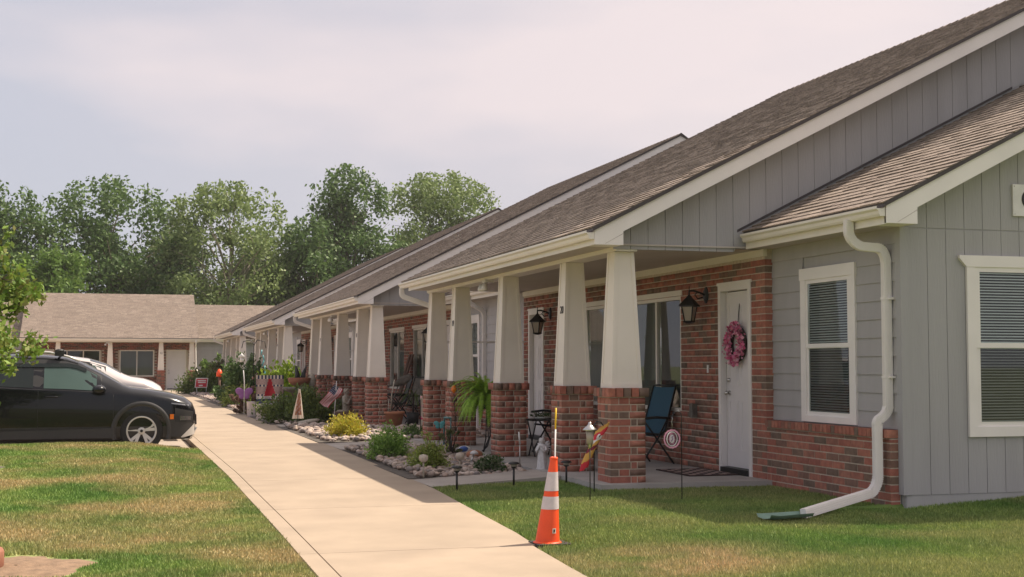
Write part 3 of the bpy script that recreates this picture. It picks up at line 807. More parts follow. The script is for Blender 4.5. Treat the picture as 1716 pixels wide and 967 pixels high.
def wing(y0, y1, windows, far_end=False):
    """recessed section with lap siding over a brick knee wall."""
    w = MB(); w.box(XS + .015, XS + .12, y0 + .12, y1, -.1, 2.95)
    wall = hb(w, 'side_wall', M['siding'])
    lap_planks(wall, y0 + .03, y1 - .0, .79, 2.80, windows)
    k = MB(); k.box(XB + .005, XS + .01, y0 + .085, y1, -.06, .70)
    kw = hb(k, 'knee_wall', M['mortar'])
    bricks_run(kw, XB, y0 + .08, y1, FL - .0813 * 2, .703)
    y = y0 + .08
    while y < y1 - .03:
        BR.append((kw, ((XB - .035 + XS) / 2, y + .0345, .745), (XS - XB + .03, .069, .080))); y += .0795
    for (a, b) in windows: hung_window(a, b, .80, 2.51)
    ro, gm = roof(WX, WZ, WS, XR, y0 - .32 if not far_end else y0, y1, .05)
    shingle_roof(ro, gm, y0 - .33 if not far_end else y0, y1, XR if y0 < 12 else 9.6)
    f = MB(); f.box(WX, WX + .02, y0 - .29, y1, 2.79, WZ - .012); hb(f, 'fascia', M['beige'])
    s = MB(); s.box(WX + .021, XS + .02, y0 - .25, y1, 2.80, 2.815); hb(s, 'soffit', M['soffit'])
    gt = MB(); K_gutter(gt, WX - .001, WZ - .005, y0 - .285, y1 - .05); hb(gt, 'gutter', M['beige'])
    return wall

NUM = [('20', '19'), ('18', '17'), ('16', '15'), ('14', '13')]
for i, Y in enumerate(P0):
    Ye = Y + PLEN; Yr = Y - .3; Yf = Y + 10.05
    xc = 5.46 + .2125
    # floor
    fb = MB(); fb.box(5.28, XB + .05, Y - .16, Ye + .2, -.1, FL); tag(fb.build('porch_floor', M['porchslab']), kind='structure')
    # columns
    for j, off in enumerate(COLOFF):
        column(xc, Y + off + .2125, NUM[i][0] if j == 1 else (NUM[i][1] if j == 3 else None))
    # brick back wall with openings
    c = Y + 4.87
    ops = [(Y + .335, Y + 1.245, FL, 2.43), (Y + 2.44, Y + 4.33, .80, 2.37), (2 * c - Y - 4.33, 2 * c - Y - 2.44, .80, 2.37), (2 * c - Y - 1.245, 2 * c - Y - .335, FL, 2.43)]
    wb = MB(); wall_back(wb, XB + .005, XB + .20, Y - .025, Ye + .06, FL - .0, 2.80, ops)
    bw = hb(wb, 'brick_wall', M['mortar'])
    bricks_run(bw, XB, Y - .03, Ye + .065, FL, FL + .0813 * 32 + .02, ops)
    fz = MB(); fz.box(XB - .02, XB + .03, Y - .03, Ye + .06, 2.715, 2.799); hb(fz, 'frieze_board', M['beige'])
    slide_window(*ops[1], flip=False); slide_window(*ops[2], flip=True)
    door(*ops[0], hinge_near=True); door(*ops[3], hinge_near=False)
    lantern(Y + 1.62, 2.335); lantern(2 * c - Y - 1.62, 2.335)
    # beam, ceiling, fascia, gutter
    b = MB(); b.box(xc - .13, xc + .13, Y + .02, Ye - .02, 2.738, 2.80); b.box(xc - .145, xc - .13, Y + .01, Ye - .01, 2.752, 2.80); hb(b, 'porch_beam', M['beige'])
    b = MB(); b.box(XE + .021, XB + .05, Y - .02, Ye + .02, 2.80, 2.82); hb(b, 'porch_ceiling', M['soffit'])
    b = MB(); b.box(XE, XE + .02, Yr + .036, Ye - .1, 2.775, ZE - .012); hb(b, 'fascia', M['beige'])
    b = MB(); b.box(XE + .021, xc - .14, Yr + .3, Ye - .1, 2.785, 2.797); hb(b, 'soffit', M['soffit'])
    b = MB(); K_gutter(b, XE - .001, ZE - .006, Yr + .004, Ye + .36); hb(b, 'gutter', M['beige'])
    # roof
    ro, gm = roof(XE, ZE, SL, XR, Yr - .03, Yf)
    shingle_roof(ro, gm, Yr - .035, Yf, XR)
    rake('rake_board', Yr, XE, ZE, SL, XR, .178, 2.775, 5.51)
    # gable
    gw = MB(); gw.prism([(5.60, 2.80), (2 * XR - 5.6, 2.80), (XR, ZR - .04)], 'y', Y + .007, Y + .1)
    gwall = hb(gw, 'gable_wall', M['siding2'])
    gable_boards(gwall, Y, 5.50 if i else 5.503, XR if i == 0 else 10.2, lambda x: 2.757 if x < 7.02 else max(2.757, WZ + WS * (x - WX) + .075), lambda x: ZE + SL * (x - XE) - .12)
    fl = MB(); fl.prism([(7.06, 2.99), (10.9, 2.99 + WS * 3.84), (10.9, 3.022 + WS * 3.84), (7.06, 3.022)], 'y', Y - .008, Y - .001); hb(fl, 'step_flashing', M['edge'], gwall)
    b = MB(); b.prism([(5.60, 2.80), (2 * XR - 5.6, 2.80), (XR, ZR - .04)], 'y', Ye + .02, Ye + .1); hb(b, 'gable_wall', M['siding2'])
    # security lights under the beam
    b = MB(); b.box(xc - .18, xc - .04, Y + 4.52 + 1.0, Y + 4.70 + 1.0, 2.70, 2.735)
    for dy in (-.09, .09):
        b.tube([(xc - .14, Y + 5.6 + dy * .4, 2.70), (xc - .18, Y + 5.6 + dy, 2.66)], .02, 8)
        b.lathe([(.03, 0), (.05, -.05), (.06, -.09), (.05, -.11), (.001, -.115)], (xc - .19, Y + 5.6 + dy, 2.68), 12)
    hb(b, 'security_light', M['whitep'])
    # far downspout of the porch gutter, round behind the last column
    downspout(rounded([(XE - .05, Ye + .26, 2.84), (XE - .05, Ye + .26, 2.70), (xc - .05, Ye + .12, 2.52), (xc + .02, Ye + .06, 2.46), (xc + .02, Ye + .06, .2)], .1))
    # wing beyond
    nxt = P0[i + 1] if i < 3 else Ye + 4.2
    wing(Ye + .06, nxt - .03, [(Ye + .85, Ye + 2.0), (nxt - 1.9, nxt - .75)], True)
    downspout(rounded([(WX - .05, nxt - 2.4, 2.87), (WX - .05, nxt - 2.4, 2.74), (XS - .05, nxt - 2.4, 2.55), (XS - .05, nxt - 2.4, .9), (XB - .07, nxt - 2.4, .8), (XB - .07, nxt - 2.4, .05)], .1))

# near wing and its end gable (the end of the building closest to the camera)
YN = 11.75
wing(YN, 14.47, [(12.585, 13.755)])
rake('rake_board', YN - .3, WX, WZ, WS, XR, .178, 2.797, 7.50)
ew = MB(); ew.prism([(XS + .03, -.1), (2 * XR - XS, -.1), (2 * XR - XS, 2.9), (XR, 5.6), (XS + .03, 2.9)], 'y', YN + .007, YN + .12)
endw = hb(ew, 'end_wall', M['siding2'])
cb = MB(); cb.box(XS - .014, XS + .085, YN - .008, YN + .082, .15, 2.80); hb(cb, 'corner_board', M['siding2'], endw)
gable_boards(endw, YN, XS + .0845, 11.4, lambda x: .15, lambda x: 2.785, .2165)
gable_boards(endw, YN, XS + .0845, 11.4, lambda x: 2.797, lambda x: WZ + WS * (x - WX) - .12, .2165)
fd = MB(); fd.box(XS + .02, 2 * XR - XS, YN + .012, YN + .1, -.15, .149); hb(fd, 'foundation', M['found'])
# end window, facing -Y
wx0, wx1, wz0, wz1 = 8.235, 9.55, .71, 2.53
w = MB(); t = .10
w.box(wx0, wx0 + t, YN - .030, YN + .001, wz0, wz1 - .115); w.box(wx1 - t, wx1, YN - .030, YN + .001, wz0, wz1 - .115)
w.box(wx0 + t, wx1 - t, YN - .030, YN + .001, wz0, wz0 + .10)
w.prism([(wx0 - .005, wz1 - .115), (wx1 + .005, wz1 - .115), (wx1 + .085, wz1 - .03), (wx1 + .085, wz1), (wx0 - .085, wz1), (wx0 - .085, wz1 - .03)], 'y', YN - .036, YN + .001)
ewin = hb(w, 'window', M['white'])
a, b, c, d = wx0 + t, wx1 - t, wz0 + .10, wz1 - .115; k = .05; mid = 1.60
f = MB()
for (p, q, off) in ((mid, d, 0), (c, mid + .045, .010)):
    f.box(a, a + k, YN - .024 + off, YN, p, q); f.box(b - k, b, YN - .024 + off, YN, p, q)
    f.box(a + k, b - k, YN - .024 + off, YN, q - k, q); f.box(a + k, b - k, YN - .0235 + off, YN, p, p + k)
hb(f, 'sash', M['white'], ewin)
hb(MB().box(a + k, b - k, YN - .0045, YN - .0005, c + k, d - k), 'unlit_room_panel', M['dark'], ewin)  # flat near-black panel in place of the unlit interior
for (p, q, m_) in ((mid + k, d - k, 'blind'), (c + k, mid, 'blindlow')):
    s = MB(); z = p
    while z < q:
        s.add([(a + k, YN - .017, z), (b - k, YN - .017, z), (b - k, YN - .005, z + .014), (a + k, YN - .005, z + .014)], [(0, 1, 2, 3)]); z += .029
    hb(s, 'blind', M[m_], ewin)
hb(MB().box(a + k, b - k, YN - .020, YN - .019, mid + k, d - k), 'pane', M['glass'], ewin)
hb(MB().box(a + k, b - k, YN - .0185, YN - .0175, c + k, mid), 'pane', M['glass'], ewin)
# downspout of the near wing: gutter outlet, S-bend to the wall, kick-out over the brick ledge, long foot on the lawn
dy = 11.93
downspout(rounded([(WX - .06, dy + .12, 2.88), (WX - .06, dy + .12, 2.72), (WX + .02, dy + .09, 2.62), (XS - .10, dy + .02, 2.60), (XS - .058, dy, 2.50), (XS - .058, dy, .99), (XS - .10, dy, .93), (XB - .085, dy, .87), (XB - .085, dy, .80), (XB - .085, dy, .28), (XB - .16, dy - .02, .17), (XB - 1.22, dy - .56, .05)], .09, 6))

# ------------------------------------------------------------------ bricks and shingles out of the lists
def dist(p): return (Vector(p) - EYE).length
vis = sorted(range(len(BR)), key=lambda i: dist(BR[i][1]))
def seen(i):
    p, c, s = BR[i]
    return True
near_b = set()
fw = cam.rotation_euler.to_matrix()
def px(p):
    q = fw.transposed() @ (Vector(p) - EYE)
    return (858 - 2270 * q.x / q.z * 1.0, 483.5 + 2270 * q.y / q.z) if q.z < 0 else (-9999, 0)
for i in vis:
    p, c, s = BR[i]
    X = px(c)[0]
    if not (0 < X < 1716): continue
    if p.name.startswith('porch_column'):
        # only the two faces towards the camera
        pc = [w for w in (p,)]
        if c[0] > 5.46 + .2125 + .1 and s[0] < .2: continue
        if abs((c[1] - P0[0] - .2125) % 1e9) < 0: continue
    near_b.add(i)
    if len(near_b) >= 300: break
bmesh_cache = {}
def brick_mesh(sz):
    key = tuple(round(v, 3) for v in sz)
    if key not in bmesh_cache:
        x, y, z = [v / 2 for v in sz]
        bmesh_cache[key] = MB().box(-x, x, -y, y, -z, z).mesh('brick', M['brick'])
    return bmesh_cache[key]
rest = {}
for i, (p, c, s) in enumerate(BR):
    if i in near_b:
        inst('brick', brick_mesh(s), p, Vector(c) - BL)
    else:
        rest.setdefault(p, []).append((c, s))
UB = np.array([(-1, -1, -1), (1, -1, -1), (1, 1, -1), (-1, 1, -1), (-1, -1, 1), (1, -1, 1), (1, 1, 1), (-1, 1, 1)]) * .5
UF = np.array([(0, 3, 2, 1), (4, 5, 6, 7), (0, 1, 5, 4), (1, 2, 6, 5), (2, 3, 7, 6), (3, 0, 4, 7)])
for p, L_ in rest.items():
    C_ = np.array([c for c, s in L_]) - np.array(BL); S_ = np.array([s for c, s in L_])
    V = (C_[:, None, :] + UB[None] * S_[:, None, :]).reshape(-1, 3)
    F = (UF[None] + (np.arange(len(L_)) * 8)[:, None, None]).reshape(-1, 4)
    tag(npmesh('brick_courses', V, F, M['brick'], p), kind='stuff')

def shingle_geo(gm, s, a, b, extra):
    xo, zo, sl, xr = gm; ln = sqrt(1 + sl * sl); ux, uz = 1 / ln, sl / ln; nx, nz_ = -sl / ln, 1 / ln
    def P(ss, y, h): return (xo + ux * ss + nx * h, y, zo + uz * ss + nz_ * h)
    t = .0125 + extra * .8; g_ = .004
    return [P(s, a + g_, .001), P(s, b, .001), P(s, a + g_, t), P(s, b, t), P(s + EXPO * 1.1, a + g_, .003), P(s + EXPO * 1.1, b, .003)]
SHF = [(0, 2, 3, 1), (2, 4, 5, 3), (0, 4, 2), (1, 3, 5)]
cand = []
for i, (p, gm, s, a, b, e) in enumerate(SH):
    c = shingle_geo(gm, s, a, b, e)[2]; X, Yp = px(c)
    if -20 < X < 1730 and -20 < Yp < 967: cand.append((dist(c), i))
cand.sort(); near_s = {i for d_, i in cand[:300]}
sh_cache = {}; rest = {}
for i, (p, gm, s, a, b, e) in enumerate(SH):
    vs = shingle_geo(gm, s, a, b, e)
    if i in near_s:
        key = (round(b - a, 2), gm, e)
        if key not in sh_cache:
            v0 = shingle_geo(gm, 0, -(b - a) / 2, (b - a) / 2, e); o_ = v0[0]
            sh_cache[key] = MB().add([(x - gm[0], y, z - gm[1]) for x, y, z in v0], SHF).mesh('shingle', M['shingle'])
        ln = sqrt(1 + gm[2] ** 2)
        inst('shingle', sh_cache[key], p, Vector((gm[0] + s / ln, (a + b) / 2, gm[1] + s * gm[2] / ln)) - BL)
    else: rest.setdefault(p, []).append(vs)
for p, L_ in rest.items():
    A = np.array(L_) - np.array(BL); n = len(L_)
    V = A.reshape(-1, 3); o6 = (np.arange(n) * 6)[:, None]
    q = np.concatenate([np.array([[0, 2, 3]]) + o6, np.array([[0, 3, 1]]) + o6, np.array([[2, 4, 5]]) + o6, np.array([[2, 5, 3]]) + o6, np.array([[0, 4, 2]]) + o6, np.array([[1, 3, 5]]) + o6])
    tag(npmesh('shingle_courses', V, q, M['shingle'], p), kind='stuff')
# ridge caps
for i, Y in enumerate(P0):
    r = MB(); y = Y - .33
    while y < Y + 10.05:
        r.add([(XR - .15, y, ZR + .045 - .15 * SL + .006), (XR, y, ZR + .072), (XR + .15, y, ZR + .045 - .15 * SL + .006), (XR - .15, y + .24, ZR + .045 - .15 * SL), (XR, y + .24, ZR + .06), (XR + .15, y + .24, ZR + .045 - .15 * SL)],
              [(0, 1, 4, 3), (1, 2, 5, 4)]); y += .2
    hb(r, 'ridge_cap', M['shingle'])
#PART2
# ------------------------------------------------------------------ foliage helpers
def quads(C, size, up=0.0, asp=.55, out=None, seed=None):
    """diamond leaves at centres C; returns V, F."""
    n = len(C)
    u = NR.normal(size=(n, 3)); 
    if out is not None: u = u * .8 + out
    u[:, 2] += up
    u /= np.linalg.norm(u, axis=1)[:, None] + 1e-9
    w = NR.normal(size=(n, 3)); v = np.cross(u, w); v /= np.linalg.norm(v, axis=1)[:, None] + 1e-9
    s = size * NR.uniform(.65, 1.35, n)[:, None]
    V = np.stack([C - u * s * .5, C + v * s * asp * .5, C + u * s * .5, C - v * s * asp * .5], 1).reshape(-1, 3)
    F = np.arange(n * 4).reshape(-1, 4)
    return V, F

def tree(name, label, base, h, rx, z0, leaf, n, size, group=None, seed=0, lean=0.0, bark='bark', spire=.0, nclump=80, cr=.10, top=0.0, shape=1.0, limbs=True):
    r = np.random.default_rng(seed)
    t = thing(name, label, 'tree', base, 0, group)
    hz_ = h - z0; tr = MB()
    K = 9
    tp = [(lean * (i / K) ** 1.3 * h + .012 * h * sin(2.1 * i + seed), .012 * h * cos(1.7 * i + seed), h * .86 * i / K) for i in range(K + 1)]
    tr.tube(tp, [max(.03, .022 * h * (1 - .9 * i / K)) for i in range(K + 1)], 7)
    cl = []
    while len(cl) < nclump:
        p = r.uniform(-1, 1, 3); d = np.linalg.norm(p)
        if d > 1 or d < .25: continue
        zf = (p[2] + 1) / 2
        prof = (1 - .45 * max(0, zf - .5) * 2 * shape) * (.72 + .28 * min(1, zf * 3))
        ang = atan2(p[1], p[0]); lob = 1 + .20 * sin(3 * ang + seed) + .13 * sin(5 * ang + 2 * seed + 3 * zf)
        q = np.array([p[0] * rx * prof * lob, p[1] * rx * prof * lob, z0 + zf * hz_ * (1 + .08 * sin(2 * ang + seed))])
        q[0] += lean * h * zf
        cl.append(q)
    cl = np.array(cl)
    lf = []
    rad = cr * h
    for i, q in enumerate(cl):
        k = int(n / nclump * r.uniform(.5, 1.6))
        g_ = r.normal(size=(k, 3)) * rad * np.array([.55, .55, .42]) * r.uniform(.65, 1.2)
        lf.append(q + g_)
        if limbs and i % 2 == 0:
            f = min(.8, max(.12, (q[2] - .28 * hz_) / (h * .86))); a = np.array(tp[int(f * K)])
            mid = a * .5 + q * .5 + np.array([0, 0, .03 * h])
            tr.tube([tuple(a), tuple(mid), tuple(q)], [.006 * h, .004 * h, .0015 * h], 5)
            for e in range(2):
                qq = q + r.normal(size=3) * rad * .7
                tr.tube([tuple(mid * .4 + q * .6), tuple(qq)], [.002 * h, .0008 * h], 4)
    # thin upright shoots along the outline
    for e in range(int(nclump * spire)):
        ang = r.uniform(0, 2 * pi); rr = rx * sqrt(r.uniform(0, .55))
        zt = z0 + hz_ * (1.0 - .30 * (rr / rx) ** 2)
        k = int(n / nclump * .35); tt = r.uniform(0, 1, k)
        q = np.stack([rr * cos(ang) + lean * h + r.normal(size=k) * .12 * rad * 2, rr * sin(ang) + r.normal(size=k) * .12 * rad * 2, zt + tt * rad * 1.7 - .5 * rad], 1); lf.append(q)
    C_ = np.concatenate(lf)
    V, F = quads(C_, size, up=-.15)
    tr.build('trunk', M[bark], t)
    npmesh('crown', V, F, M[leaf], t)
    return t

def bush(name, label, cat, base, rx, rz, leaf, n, size, group=None, seed=1, ry=None, stems=14, spiky=0.0, holes=.25, up=.4):
    r = np.random.default_rng(seed); ry = ry or rx
    t = thing(name, label, cat, base, 0, group)
    st = MB()
    ncl = max(16, int(n / 55)); lf = []; ou = []
    for i in range(ncl):
        a = r.uniform(0, 2 * pi); e = math.asin(r.uniform(-.05, 1)); rr = r.uniform(.55, 1.0) * (1 + .18 * sin(3 * a + seed))
        d = np.array([cos(a) * cos(e), sin(a) * cos(e), sin(e)])
        c = d * rr * np.array([rx, ry, rz]) * .86 + np.array([0, 0, rz * .12])
        k = int(n / ncl); w = min(rx, rz) * .16
        g_ = c + r.normal(size=(k, 3)) * w
        if spiky:
            tt = r.uniform(0, 1, k)[:, None]; dd = d * np.array([1, 1, 1.0]) + np.array([0, 0, .5])
            g_ = c + dd * tt * spiky * rx + r.normal(size=(k, 3)) * w * .35
        g_[:, 2] = np.maximum(g_[:, 2], .015)
        lf.append(g_); ou.append(np.repeat(d[None], k, 0))
        if i < stems: st.tube([(0, 0, 0), tuple(c * .5 + np.array([0, 0, .02])), tuple(c * .95)], [.012 * rz * 2, .008 * rz * 2, .004], 5)
    C_ = np.concatenate(lf); V, F = quads(C_, size, up=up, out=np.concatenate(ou) * .9)
    st.build('stems', M['twig'], t)
    npmesh('foliage', V, F, M[leaf], t)
    return t

# ------------------------------------------------------------------ grass blades
def grass(y0, y1, x_of, z_of, dens, hmean, keep, parent=None):
    parts = []
    y = y0
    while y < y1:
        dy = .5; xa, xb = x_of(y + dy / 2)
        if xb > xa:
            d = sqrt(y * y + 4); nb = int((xb - xa) * dy * dens(y))
            X = NR.uniform(xa, xb, nb); Y_ = NR.uniform(y, min(y + dy, y1), nb)
            parts.append(np.stack([X, Y_], 1))
        y += dy
    P = np.concatenate(parts)
    P = P[[keep(x, yy) for x, yy in P]]
    n = len(P)
    Z = np.array([z_of(x, yy) for x, yy in P]) - .004
    tuft = .72 + .5 * np.sin(P[:, 0] * 3.1 + 1.3 * np.sin(P[:, 1] * 2.3)) * np.sin(P[:, 1] * 2.7 + 1.1 * np.sin(P[:, 0] * 1.9)) * .35
    h = hmean * tuft * NR.uniform(.55, 1.45, n); w = .0045 * (1 + .055 * P[:, 1]) * NR.uniform(.8, 1.3, n)
    a = NR.uniform(0, 2 * pi, n); ln = NR.uniform(.1, .75, n) * h; b = NR.uniform(0, 2 * pi, n)
    base = np.stack([P[:, 0], P[:, 1], Z], 1)
    du = np.stack([np.cos(a) * w, np.sin(a) * w, np.zeros(n)], 1)
    tip = base + np.stack([np.cos(b) * ln, np.sin(b) * ln, h], 1)
    V = np.stack([base - du, base + du, tip], 1).reshape(-1, 3)
    return npmesh('grass', V, np.arange(n * 3).reshape(-1, 3), M['blade'])
def keep_right(x, y):
    if x < edge(RE, y) + .012: return False
    if y > lawn_far(x): return False
    if x > 7.38 and y > 11.76 : return False
    if x > 7.5 and y > 11.74: return False
    return True
tag(grass(6.2, 15.8, lambda y: (edge(RE, y), 11.0 if y < 11.8 else 7.45), zl_right, lambda y: 9000 * min(1.0, (11.0 / y) ** 1.5), .046, keep_right), kind='stuff')
DIRT = (-.62, 10.3)
def keep_left(x, y):
    if x > edge(LE, y) - .012: return False
    dx, dy_ = (x - DIRT[0]) / .52, (y - DIRT[1]) / .62
    if dx * dx + dy_ * dy_ < 1 + .25 * sin(5 * atan2(dy_, dx)): return False
    dx, dy_ = (x + 1.9) / .62, (y - 18.9) / .62
    return dx * dx + dy_ * dy_ > 1
tag(grass(7.0, 23.24, lambda y: (-.105 * y - 2.4, edge(LE, y)), zl_left, lambda y: 6500 * min(1.0, (10.0 / y) ** 1.35), .043, keep_left), kind='stuff')
def blob(name, m, c, rx, ry, zf, h=.03):
    b = MB(); vs = []; n = 40; rings = [(1, -.03), (.9, .0), (.6, h * .7), (.3, h), (.02, h)]
    for r_, dz in rings:
        for k in range(n):
            a = 2 * pi * k / n; q = r_ * (1 + .12 * sin(5 * a) + .05 * sin(11 * a))
            x, y = c[0] + rx * q * cos(a), c[1] + ry * q * sin(a); vs.append((x, y, zf(x, y) + dz + .006 * sin(37 * x) * sin(41 * y)))
    fs = [(i * n + k, i * n + (k + 1) % n, (i + 1) * n + (k + 1) % n, (i + 1) * n + k) for i in range(len(rings) - 1) for k in range(n)]
    b.sm = True; b.add(vs, fs); return tag(b.build(name, m), kind='structure')
blob('bare_soil', M['soil'], DIRT, .56, .66, zl_left, .02)
blob('mulch', M['bedsoil'], (-1.9, 18.9), .62, .62, zl_left, .05)

# ------------------------------------------------------------------ rock beds and paths
def slab_path(y0, y1, skew=.14):
    b = MB(); n = 6; vs = []
    for i in range(n + 1):
        x0_ = edge(RE, y0) + .007; x = x0_ + (5.272 - x0_) * i / n; z = (zw(y0) + .004) * (1 - i / n) + (FL - .005) * i / n
        ya, yb = y0 + skew * (x - 3.665) , y1 + skew * (x - 3.665)
        vs += [(x, ya, z), (x, yb, z), (x, yb, z - .2), (x, ya, z - .2)]
    fs = []
    for i in range(n):
        o = i * 4; fs += [(o, o + 4, o + 5, o + 1), (o, o + 3, o + 7, o + 4), (o + 1, o + 5, o + 6, o + 2)]
    b.add(vs, fs); return tag(b.build('path', M['concrete2']), kind='structure')
BEDS = []
for i, Y in enumerate(P0):
    slab_path(Y + 1.0, Y + 2.07); slab_path(Y + 7.75, Y + 9.55, .1)
    nxt = P0[i + 1] if i < 3 else 75
    BEDS.append((3.69, 5.26, Y + 2.12, Y + 7.85))
    BEDS.append((3.69, 5.26, Y + 9.62, nxt + 1.05))
    BEDS.append((5.26, 7.36, Y + PLEN + .24, nxt - .2))
STV = []
for k in range(8):
    b = MB(); b.ball((0, 0, 0), 1, 1, 1, 7, 5)
    r_ = random.Random(k); f = [r_.uniform(.75, 1.25) for _ in range(3)]
    b.v = [(x * f[0] * (1 + .12 * sin(3 * y + k)), y * f[1] * .8 * (1 + .1 * sin(3 * z + k)), z * .62 * f[2]) for x, y, z in b.v]
    STV.append(b)
STM = [b.mesh('stone', M['stone']) for b in STV]
bedg = MB()
allst = []
for (x0, x1, y0, y1) in BEDS:
    bedg.box(x0 - (.12 if x0 < 4 else .03), x1 + .03, y0 - .03, y1 + .03, -.15, .012 + zw(y0))
    yf = (y0 + y1) / 2
    dn = 150 if yf < 24 else (95 if yf < 34 else 55)
    for _ in range(int((x1 - x0) * (y1 - y0) * dn)):
        x, y = rng.uniform(x0, x1), rng.uniform(y0, y1)
        s_ = rng.choice((.026, .032, .038, .045, .052, .062)) * (1.0 if yf < 24 else 1.15)
        if x - s_ < x0 - .01: x = x0 + s_
        # below the path level at the edges, heaped a little in the middle
        zz = .012 + zw(y) + s_ * .35 + rng.uniform(0, .035)
        allst.append((x, y, zz, s_, rng.randrange(8), rng.uniform(0, 6.28), rng.uniform(-.35, .35)))
bed = tag(bedg.build('rock_bed', M['bedsoil']), kind='structure')
def st_rank(a):
    d_ = dist(a[:3]); return d_ / a[3]
allst.sort(key=st_rank)
for a in allst[:300]:
    inst('stone', STM[a[4]], bed, a[:3], (a[3],) * 3, (a[6], a[6] * .7, a[5]))
VV = []; FF = []; off = 0
UV = [np.array(b.v) for b in STV]; UFq = np.array(STV[0].f)
for a in allst[300:]:
    c, s = cos(a[5]), sin(a[5]); p = UV[a[4]] * a[3]
    q = np.stack([p[:, 0] * c - p[:, 1] * s, p[:, 0] * s + p[:, 1] * c, p[:, 2] + .2 * a[6] * p[:, 0]], 1) + np.array(a[:3])
    VV.append(q); FF.append(UFq + off); off += len(p)
tag(npmesh('river_stones', np.concatenate(VV), np.concatenate(FF), M['stone'], bed, True), kind='stuff')

# ------------------------------------------------------------------ far building across the end of the lot
fb = thing('apartment_building', 'low apartment block with brown roof standing across the far end of the car park', 'building', (0, 79, 0))
FBL = Vector((0, 79, 0))
def fbp(mb, n, m, p=None): return mb.build(n, m, p or fb, FBL)
FX = [-4.385, -2.80, -.03, 2.735, 4.425]
b = MB(); b.box(-4.8, 4.8, 81.0, 81.2, 0, 2.85); fwall = fbp(b, 'brick_wall', M['mortar'])
fbr = []
fops = [(-4.2, -3.08, .05, 2.35), (-2.42, -.55, .80, 2.33), (.49, 2.42, .80, 2.33), (3.09, 4.22, .05, 2.35)]
z = .05; k = 0
while z < 2.7:
    x = -4.8 - (.127 if k % 2 else 0)
    while x < 4.8:
        a_, b_ = max(x, -4.8), min(x + .254, 4.8)
        if not any(a_ < o[1] and b_ > o[0] and z > o[2] - .04 and z < o[3] - .04 for o in fops) and b_ - a_ > .03:
            fbr.append(((( a_ + b_ - .01) / 2, 80.985, z + .035), (b_ - a_ - .01, .06, .0708)))
        x += .254
    z += .0813; k += 1
for fx in FX:
    bb = MB(); t_, w_ = .112, .175
    bb.hexa([(fx - w_, 79.03, 1.168), (fx + w_, 79.03, 1.168), (fx + w_, 79.38, 1.168), (fx - w_, 79.38, 1.168)],
            [(fx - t_, 79.09, 2.74), (fx + t_, 79.09, 2.74), (fx + t_, 79.32, 2.74), (fx - t_, 79.32, 2.74)])
    pc = fbp(bb, 'porch_column', M['column'])
    if fx in (FX[1], FX[3]): lettering('house_number', '12' if fx == FX[3] else '11', .16, M['ink'], pc, lambda u, v, w, q=fx: (q + u, 79.06 + .02 - .012 - w - 79 - .02, 2.13 + v))
    bb = MB(); bb.box(fx - .2, fx + .2, 79.02, 79.41, .04, 1.16); fbp(bb, 'pedestal', M['mortar'], pc)
    for k in range(13):
        for s_ in range(2):
            h_ = .1 if k % 2 else 0
            fbr.append(((fx - .1065 + s_ * .213, 79.0, .05 + .0813 * k + .035), (.203, .05, .0708)))
    fbr.append(((fx, 79.2, 1.13), (.48, .48, .07)))
C_ = np.array([c for c, s in fbr]) - np.array(FBL); S_ = np.array([s for c, s in fbr])
tag(npmesh('brick_courses', (C_[:, None, :] + UB[None] * S_[:, None, :]).reshape(-1, 3), (UF[None] + (np.arange(len(fbr)) * 8)[:, None, None]).reshape(-1, 4), M['brick'], fb), kind='stuff')
for (a_, b_, c_, d_) in fops:
    isd = c_ < .5
    bb = MB(); t_ = .07
    bb.box(a_, a_ + t_, 80.93, 81.0, c_, d_); bb.box(b_ - t_, b_, 80.93, 81.0, c_, d_); bb.box(a_ + t_, b_ - t_, 80.93, 81.0, d_ - t_, d_)
    if not isd: bb.box(a_ + t_, b_ - t_, 80.93, 81.0, c_, c_ + t_); bb.box((a_ + b_) / 2 - .03, (a_ + b_) / 2 + .03, 80.94, 81.0, c_ + t_, d_ - t_)
    fr = fbp(bb, 'door_frame' if isd else 'window', M['beige'])
    if isd:
        bb = MB(); bb.box(a_ + t_, b_ - t_, 80.965, 80.995, c_ + .06, d_ - t_)
        for (p0, p1) in ((.1, .45), (.55, .9)):
            for (q0, q1) in ((.08, .38), (.46, .74), (.8, .93)):
                wd = b_ - a_ - 2 * t_; hh = d_ - c_ - t_
                bb.box(a_ + t_ + p0 * wd, a_ + t_ + p1 * wd, 80.955, 80.965, c_ + .06 + q0 * hh, c_ + .06 + q1 * hh * .98)
        dd = fbp(bb, 'door', M['door'], fr)
        fbp(MB().box(a_ + t_, b_ - t_, 80.92, 80.99, c_ - .03, c_ + .058), 'threshold', M['black'], fr)
        kb = MB(); kb.ball((a_ + t_ + .09, 80.93, 1.0), .035); kb.ball((a_ + t_ + .09, 80.945, 1.16), .03); fbp(kb, 'knob', M['chrome'], fr)
    else:
        m_ = (a_ + b_) / 2
        for q, (u0, u1) in enumerate(((a_ + t_, m_ - .03), (m_ + .03, b_ - t_))):
            fbp(MB().box(u0, u1, 80.97, 80.975, c_ + t_, d_ - t_), 'pane', M['glass'], fr)
            fbp(MB().box(u0, u1, 80.985, 80.998, c_ + t_, d_ - t_), 'curtain', M['darkin'] if a_ > 0 else M['dark'], fr)  # left windows: no curtain, a near-black panel for the unlit interior
